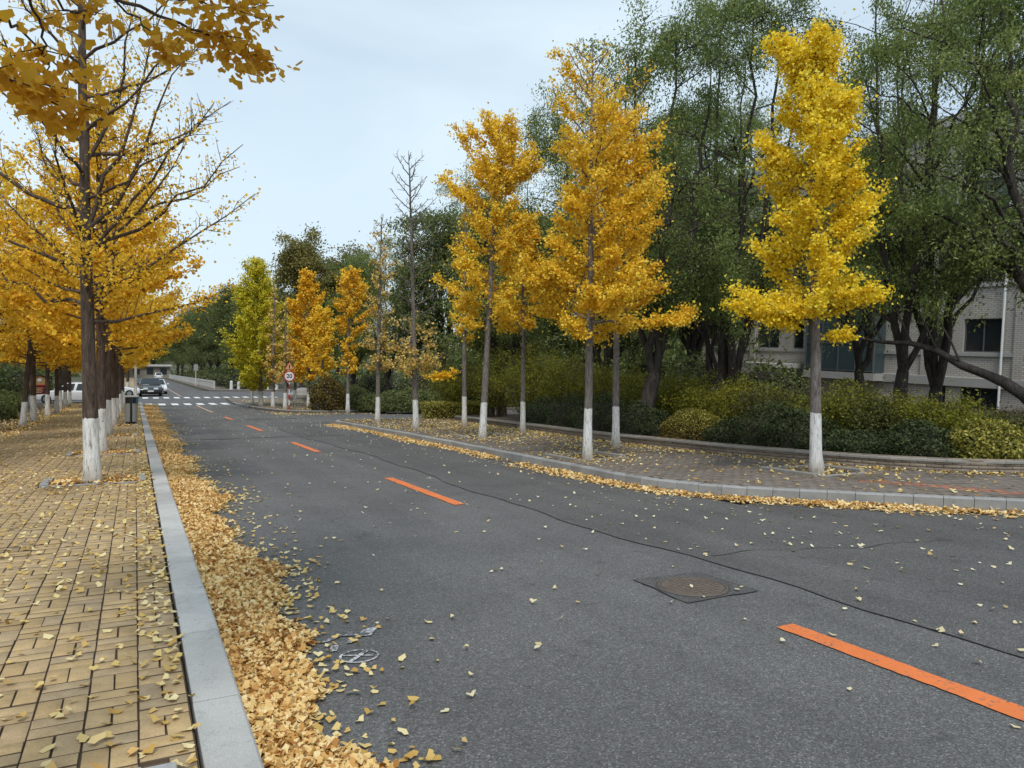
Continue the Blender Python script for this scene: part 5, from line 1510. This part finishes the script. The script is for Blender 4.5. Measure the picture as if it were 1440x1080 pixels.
# small bollards and stone by the far crossing
for px, py in ((313, 549.5), (320, 549), (336.5, 551.5), (342, 552)):
    b = on_ground(px, py, 0.0)
for i, (x, y, h) in enumerate(((10.2, 93.5, 1.0), (11.2, 95.0, 0.9), (14.2, 92.6, 0.95), (15.2, 92.2, 1.05))):
    e = empty('bollard', (x, y, float(zg(y))+.1), 'white concrete bollard on the far corner beyond the zebra crossing', 'bollard', 'bollards on the far corner')
    B = MB(); B.cyl((0, 0, 0), (0, 0, h), .19, .16, 14); B.build('shaft', M['white_metal'], e, bevel=.02)
    B = MB(); B.cyl((0, 0, h-.02), (0, 0, h+.06), .17, .10, 14); B.build('cap', M['white_metal'], e)
def stone():
    b = on_ground(424, 564.5, 0.12)
    bm = bmesh.new(); bmesh.ops.create_icosphere(bm, subdivisions=3, radius=1)
    for v in bm.verts:
        c = v.co.copy(); s = 1+0.10*math.sin(c.x*4+1)*math.cos(c.y*5)+0.06*math.sin(c.z*9); v.co = Vector((c.x*.95*s, c.y*.7*s, max(-.1, c.z*.62*s+.35)))
    me = bpy.data.meshes.new('boulder'); bm.to_mesh(me); bm.free(); me.materials.append(M['cap'])
    o = new_obj('boulder', me, None, 'rounded grey boulder behind the island ginkgo trunks', 'boulder'); o.location = b
stone()

# ------------------------------------------------------------------ notice board
def board():
    y = 46.0; b = on_ground(55, 566, PH)
    e = empty('notice_board', (b.x, b.y, b.z), 'maroon notice board under an ochre gabled top behind the garden-side ginkgoes', 'notice board', None, R(28))
    for s in (-1, 1):
        B = MB(); B.box(s*.42-.04, s*.42+.04, -.04, .04, 0, 1.15); B.build('post', M['maroon'], e)
    B = MB(); B.box(-.5, .5, -.05, .05, .55, 1.12); pn = B.build('panel', M['maroon'], e, bevel=.01)
    for i in range(4):
        B = MB(); B.box(-.36, -.36+.5+.1*(i % 2), -.058, -.051, .66+.1*i, .70+.1*i); B.build('text_line', M['sign_amber'], pn)
    B = MB(); B.box(-.56, .56, -.07, .07, 1.12, 1.20); B.build('red_band', M['sign_red'], e)
    B = MB(); B.prism([(-.56, 1.2), (.56, 1.2), (.56, 1.62), (0, 1.86), (-.56, 1.62)], 'y', -.06, .06); gb = B.build('gable', M['ochre'], e)
    B = MB(); B.cyl((0, -.061, 1.52), (0, -.075, 1.52), .12, .12, 20); B.build('emblem', M['sign_white'], gb)
    B = MB(); 
    for s in (-1, 1): B.prism([(0, 1.86), (0, 1.93), (s*.70, 1.63), (s*.70, 1.56)], 'y', -.12, .12)
    B.build('roof', M['twig'], e)
board()

# ------------------------------------------------------------------ cars
def car(name, x, y, rz, paint, label, suv=False, rear=False, h0=0.0):
    e = empty(name, (x, y, float(zg(y))+h0), label, 'car', 'cars by the crossing', rz)
    if abs(math.sin(rz)) < 0.5: e.rotation_euler = (-math.atan(0.043)*(1 if math.cos(rz) > 0 else -1), 0, rz)
    L, W, H = (4.5, 1.84, 1.66) if suv else (4.6, 1.80, 1.46)
    l, w = L/2, W/2
    # local: +y is the nose
    belt = 1.0 if suv else 0.88
    hood = belt-0.02
    side = [(-l, .35), (-l-.02, .6), (-l+.08, belt+.02), (-l+.35, belt+.06), (l-1.25, belt+.04), (l-.25, hood-.14), (l, .62), (l-.02, .32), (l-.35, .22), (-l+.3, .22)]
    B = MB(); B.prism(side, 'x', -w, w)
    body = B.build('body', paint, e, bevel=0.09, seg=3, smooth=True)
    # cabin: tapered greenhouse with glass faces and roof
    zt = H; r0, r1 = (-l+.12, l-1.2) if suv else (-l+.55, l-1.35)
    t0, t1 = (-l+.45, l-2.0) if suv else (-l+1.25, l-2.15)
    wb, wt = w-.05, w-.24
    bz = belt+.02
    P = [(-wb, r0, bz), (wb, r0, bz), (wb, r1, bz), (-wb, r1, bz), (-wt, t0, zt), (wt, t0, zt), (wt, t1, zt), (-wt, t1, zt)]
    B = MB(); B.add(P, [(4,5,6,7), (0,1,5,4), (1,2,6,5), (2,3,7,6), (3,0,4,7), (0,3,2,1)]); B.build('cabin', paint, body, bevel=.06, seg=3, smooth=True)
    def quad(a, b, c, d, inset, nm, mat, push=.012):
        a, b, c, d = map(Vector, (a, b, c, d)); cen = (a+b+c+d)/4
        q = [cen+(p-cen)*inset for p in (a, b, c, d)]; nrm = (q[1]-q[0]).cross(q[3]-q[0]).normalized()
        if nrm.dot(cen-Vector((0, 0, bz))) < 0: nrm = -nrm
        B = MB(); B.add([p+nrm*push for p in q]+[p-nrm*.03 for p in q], [(0,1,2,3), (7,6,5,4), (0,4,5,1), (1,5,6,2), (2,6,7,3), (3,7,4,0)]); B.build(nm, mat, body)
    quad(P[3], P[2], P[6], P[7], .88, 'windscreen', M['car_glass']); quad(P[0], P[1], P[5], P[4], .84, 'rear_window', M['car_glass'])
    for s in (1, 2):
        pass
    for (a, b, c, d) in ((P[1], P[2], P[6], P[5]), (P[0], P[3], P[7], P[4])):
        a, b, c, d = map(Vector, (a, b, c, d)); mb_, mt_ = a.lerp(b, .52), d.lerp(c, .5)
        quad(a, mb_, mt_, d, .82, 'side_window', M['car_glass']); quad(mb_, b, c, mt_, .82, 'side_window', M['car_glass'])
    for sx in (-1, 1):
        for sy in (-l+.85, l-.88):
            B = MB(); B.cyl((sx*(w-.19), sy, .33), (sx*(w+.01), sy, .33), .33, .33, 24); wh = B.build('wheel', M['rubber'], e, bevel=.03)
            B = MB(); B.cyl((sx*(w-.05), sy, .33), (sx*(w+.018), sy, .33), .20, .19, 16); B.build('rim', M['alloy'], wh)
        B = MB(); B.box(sx*(w-.50)-.19, sx*(w-.50)+.19+.0, l-.20, l+.005, .62, .78); B.build('headlight', M['lamp_glass'], e, bevel=.03)
        B = MB(); B.box(sx*(w-.22)-.14, sx*(w-.22)+.14, -l-.035, -l+.1, .72, .90); B.build('tail_light', M['tail_red'], e, bevel=.02)
        B = MB(); B.box(sx*(w+.09)-.09, sx*(w+.09)+.09, l-1.55, l-1.42, belt+.05, belt+.19); B.build('mirror', paint, e, bevel=.03)
    B = MB(); B.box(-.55, .55, l-.06, l+.012, .40, .58); B.build('grille', M['black_plastic'], e)
    B = MB(); B.box(-.24, .24, l+.012, l+.024, .43, .55); B.build('number_plate', M['sign_white'], e)
    B = MB(); B.box(-.24, .24, -l-.04, -l-.02, .48, .60); B.build('number_plate', M['sign_white'], e)
    return e
car('parked_car', 1.25, 76.0, math.pi, M['car_black'], 'black SUV stopped just beyond the zebra crossing', True)
car('parked_car', 1.95, 83.0, math.pi, M['car_white'], 'white car half hidden behind the black SUV', False)
car('parked_car', 1.25, 94.0, math.pi, M['car_silver'], 'silver car farther up the street behind the white one', False)
car('parked_car', -2.0, 73.5, -math.pi/2+.15, M['car_white'], 'white car emerging from the side street behind the lamp pole', False)
b = on_ground(103, 566.5, 0.0)
car('parked_car', b.x, b.y, math.pi/2-0.25, M['car_white'], 'white sedan parked across the end of the garden-side ginkgo row', False)
car('parked_car', 5.2, 205, 0, M['car_white'], 'small white car at the far end of the street before the low building', True)

# ------------------------------------------------------------------ balustrade along the far street
def balustrade():
    e = empty('balustrade', (8.6, 97, float(zg(97))+.13), 'long white balustrade beside the far stretch of the street', 'fence')
    o = e.location
    y = 97.0; me_p = MB(); me_p.box(-.11, .11, -.11, .11, -.05, .98); mp = me_p.mesh('post', M['rail_paint'], .01)
    B = MB(); B.box(-.06, .06, .12, 2.38, .78, .90); B.box(-.06, .06, .12, 2.38, .06, .16)
    for k in range(6): B.box(-.045, .045, .30+k*.38-.05, .30+k*.38+.05, .16, .78)
    mr = B.mesh('rail_panel', M['rail_paint'])
    while y < 232:
        for nm, me in (('post', mp), ('rail_panel', mr)):
            c = new_obj(nm, me, e); c.location = (0, y-97, float(zg(y))+.13-o.z); c.rotation_euler = (math.atan((float(zg(y+2.5))-float(zg(y)))/2.5), 0, 0)
        y += 2.5
balustrade()
# post with small sign on the far right kerb
e = empty('road_sign', (7.95, 118, float(zg(118))+.13), 'small grey roadside sign post by the white balustrade', 'traffic sign')
B = MB(); B.cyl((0, 0, 0), (0, 0, 3.2), .05, .05, 10); B.build('post', M['white_metal'], e)
B = MB(); B.box(-.3, .3, -.06, -.04, 2.2, 3.1); B.build('plate', M['steel'], e)

# low building closing the far end of the street
def far_building():
    y = 236.0; z0 = float(zg(y))
    e = empty('low_building', (2, y, z0), 'low beige building closing the far end of the street', 'building')
    B = MB(); B.box(-7, 7, 0, 8, -1, 3.3); B.build('wall', M['beige_wall'], e)
    B = MB(); B.box(-7.6, 7.6, -.6, 8.6, 3.3, 3.6); B.build('roof', M['concrete'], e)
    for k in range(4):
        x = -5.2+k*3.5
        B = MB(); B.box(x-.9, x+.9, -.04, .05, 1.0, 2.9); f = B.build('window', M['frame_dark'], e)
        B = MB(); B.box(x-.8, x+.8, -.06, -.041, 1.1, 2.8); B.build('pane', M['window_glass'], f)
far_building()

# ------------------------------------------------------------------ brick building behind the garden
def campus_building():
    X0 = 37.0; y0, y1 = 6.0, 43.5
    e = empty('brick_building', (X0, y0, 0), 'pale brick building with glass bay seen through the garden trees', 'building')
    Lb = y1-y0; Ht = 13.2; base = -3.6
    def bx(nm, x0, x1, ya, yb, z0, z1, mat, par=e, bev=0.0): B = MB(); B.box(x0, x1, ya-y0, yb-y0, z0, z1); return B.build(nm, mat, par, bevel=bev)
    # wall in courses so that the window openings are real recesses
    BAY0, BAY1 = 27.2, 31.8
    cols = []          # (ya, yb) of windows on each floor
    y = y0+1.2; k = 0
    pat = [1.25, 0.55]
    while y < y1-2.2:
        w = pat[k % 2]*1.5
        if not (y+w > BAY0-0.6 and y < BAY1+0.6): cols.append((y, y+w))
        y += w+(0.75 if k % 2 == 0 else 1.15); k += 1
    floors = [(1.8, 3.45), (5.2, 6.85), (8.6, 10.25)]
    rows = [(base, -1.45, False), (-1.45, 0.05, True), (0.05, 1.8, False)]
    zc = 1.8
    for a, b in floors:
        if a > zc: rows.append((zc, a, False))
        rows.append((a, b, True)); zc = b
    rows.append((zc, Ht, False))
    W = MB()
    for z0, z1, win in rows:
        if not win: W.box(0, .35, 0, Lb, z0, z1)
        else:
            c0 = 0
            for a, b in cols:
                W.box(0, .35, c0, a-y0, z0, z1); c0 = b-y0
            W.box(0, .35, c0, Lb, z0, z1)
    W.build('wall', M['facade'], e)
    bx('core', .36, 14, y0, y1, base, Ht-.1, M['concrete'])
    B = MB(); B.box(-.02, 14, -.3, 0, base, Ht); B.build('end_wall', M['facade'], e)
    bx('roof', -.25, 14.3, y0-.4, y1+.4, Ht, Ht+.5, M['concrete'])
    bx('string_course', -.14, .0, y0, y1, .05, .52, M['concrete'], bev=.02)
    for z in (1.72, 5.12, 8.52): bx('sill_course', -.08, .0, y0, y1, z-.13, z+.07, M['concrete'], bev=.01)
    for k, (a, b) in enumerate(cols):      # pilasters between pairs
        if k % 2: bx('pilaster', -.10, 0, b+.1, b+.55, .53, Ht-.01, M['facade'])
    for (z0, z1) in [(-1.45, 0.05)]+floors:
        for a, b in cols:
            B = MB(); t = .06; xa, xb = .12, .18
            ya, yb = a-y0, b-y0
            B.box(xa, xb, ya, ya+t, z0, z1); B.box(xa, xb, yb-t, yb, z0, z1); B.box(xa, xb, ya+t, yb-t, z0, z0+t); B.box(xa, xb, ya+t, yb-t, z1-t, z1)
            if b-a > 1.2: B.box(xa, xb, (ya+yb)/2-.025, (ya+yb)/2+.025, z0+t, z1-t)
            f = B.build('window', M['frame_dark'], e)
            B = MB(); B.box(.20, .22, ya+.01, yb-.01, z0+.01, z1-.01); B.build('pane', M['window_glass'], f)
    # glass bay
    gy = np.linspace(BAY0, BAY1, 5); gz = np.arange(0.6, Ht-.3, 1.55)
    for i in range(4):
        for j in range(len(gz)-1):
            B = MB(); B.box(-.9, -.86, gy[i]-y0+.04, gy[i+1]-y0-.04, gz[j]+.04, gz[j+1]-.04); B.build('glass_pane', M['curtain_glass'], e)
    B = MB()
    for g in gy: B.box(-.93, -.83, g-y0-.035, g-y0+.035, .5, gz[-1])
    B.build('mullion', M['frame_dark'], e)
    B = MB()
    for z in gz: B.box(-.925, -.835, BAY0-y0, BAY1-y0, z-.03, z+.03)
    B.build('transom', M['frame_dark'], e)
    for yy in (BAY0, BAY1): bx('bay_side', -.85, 0, yy-.02, yy+.02, .5, gz[-1], M['curtain_glass'])
    bx('bay_slab', -.95, 0, BAY0-.1, BAY1+.1, .1, .5, M['concrete'])
    # entrance canopy left of the bay
    bx('canopy', -3.0, -.15, 32.6, 36.5, .55, .85, M['concrete'], bev=.02)
    # rainwater pipe
    B = MB(); B.cyl((-.16, 20.9-y0, base+.6), (-.16, 20.9-y0, Ht), .055, .055, 12); B.build('drainpipe', M['white_metal'], e)
campus_building()

# understory behind the balustrade and dense wood far beyond the street's end
for i, (x, y, r_, h) in enumerate([(12.0+1.2*(i % 2), 99+6.5*i, 2.2, 2.6) for i in range(16)]):
    dome_shrub('wayside_shrub', x, y, 0.1, r_, 3.4, h, 'leaf_dark', 900, 0.34, 'dark wayside bush behind the white balustrade', 'shrub', 'bushes behind the balustrade', seed=500+i, shell=0.25, wob=0.15)
for i, (x, y, r_, h) in enumerate(((24, 43.5, 2.4, 2.6), (28, 44.0, 2.6, 3.0), (33, 43.6, 2.8, 3.2), (38, 44, 2.8, 3.2), (20.5, 48, 2.2, 2.6), (16.5, 56, 2.2, 2.4), (14, 60, 2.0, 2.2), (21, 57, 2.6, 2.6), (19, 27.5, 2.0, 2.2), (23, 26.5, 2.2, 2.6), (28, 27.0, 2.4, 2.6), (26, 40.8, 2.4, 3.4), (31.5, 41.0, 2.6, 3.6), (36, 41.2, 2.6, 3.6))):
    dome_shrub('thicket_shrub', x, y, 0.15, r_, r_, h, 'leaf_dark', 2600, 0.20, 'dark thicket bush closing the view under the garden trees', 'shrub', 'thicket under the garden trees', seed=540+i, shell=0.25, wob=0.15)
def far_wood():
    rng = np.random.default_rng(8); P = []
    for i in range(150):
        x = rng.uniform(-170, 260); y = rng.uniform(262, 330)
        r_ = rng.uniform(5, 8); h = rng.uniform(9, 15)
        p, d = dome_points(420, r_, r_, h, rng, 0.2, 0.12)
        P.append(p+np.array([x, y, float(zg(y))]))
    for i in range(110):
        x = rng.uniform(48, 150); y = rng.uniform(44, 150)
        if x < 52 and y < 50: continue
        r_ = rng.uniform(3.5, 5.5); h = rng.uniform(9, 14)
        p, d = dome_points(420, r_, r_, h, rng, 0.2, 0.12)
        P.append(p+np.array([x, y, float(zg(y))]))
    for i in range(70):
        x = rng.uniform(-95, -24); y = rng.uniform(84, 150)
        r_ = rng.uniform(3.5, 5.5); h = rng.uniform(8, 13)
        p, d = dome_points(420, r_, r_, h, rng, 0.2, 0.12)
        P.append(p+np.array([x, y, float(zg(y))]))
    V, F = leaves(np.concatenate(P), 1.0, rng, OVAL, KITE_F, up=0.2)
    new_obj('distant_wood', mesh_np('distant_wood', V, [F], [M['leaf_dark']]), None, 'distant dark wood closing the horizon behind the street and gardens', 'wood', None, 'stuff')
far_wood()

for i, (x, y, r_, h) in enumerate(((-8, 50, 2.2, 2.2), (-10.5, 53.5, 2.4, 2.4), (-14, 52, 2.8, 2.6), (-9, 80.5, 2.4, 2.6), (-14, 81, 2.8, 3.0), (-19, 80.5, 2.8, 3.0), (-25, 81, 3.0, 3.2), (-32, 80, 3.2, 3.4), (-40, 79, 3.4, 3.4), (-18, 43, 3.0, 2.6), (-13, 28, 2.6, 2.4))):
    dome_shrub('thicket_shrub', x, y, 0.1, r_, r_, h, 'leaf_dark', 2600, 0.22, 'dark thicket bush behind the garden-side ginkgo row', 'shrub', 'thicket behind the ginkgo rows', seed=580+i, shell=0.25, wob=0.15)

for i, (x, y, sc) in enumerate(((-9, 252, 1.2), (-2, 258, 1.3), (5, 254, 1.2), (12, 257, 1.3), (19, 252, 1.2), (11.6, 222, 1.25), (-5.5, 178, 1.2), (-5.2, 205, 1.25), (-5.6, 228, 1.3), (12, 166, 1.2), (12, 188, 1.25))):
    put_tree('broadleaf_tree', x, y, 0.0, GV[3][0], GV[3][1], 'dark tree closing the far end of the street round the low building', 'tree', 'trees at the end of the street', i*1.9, sc)
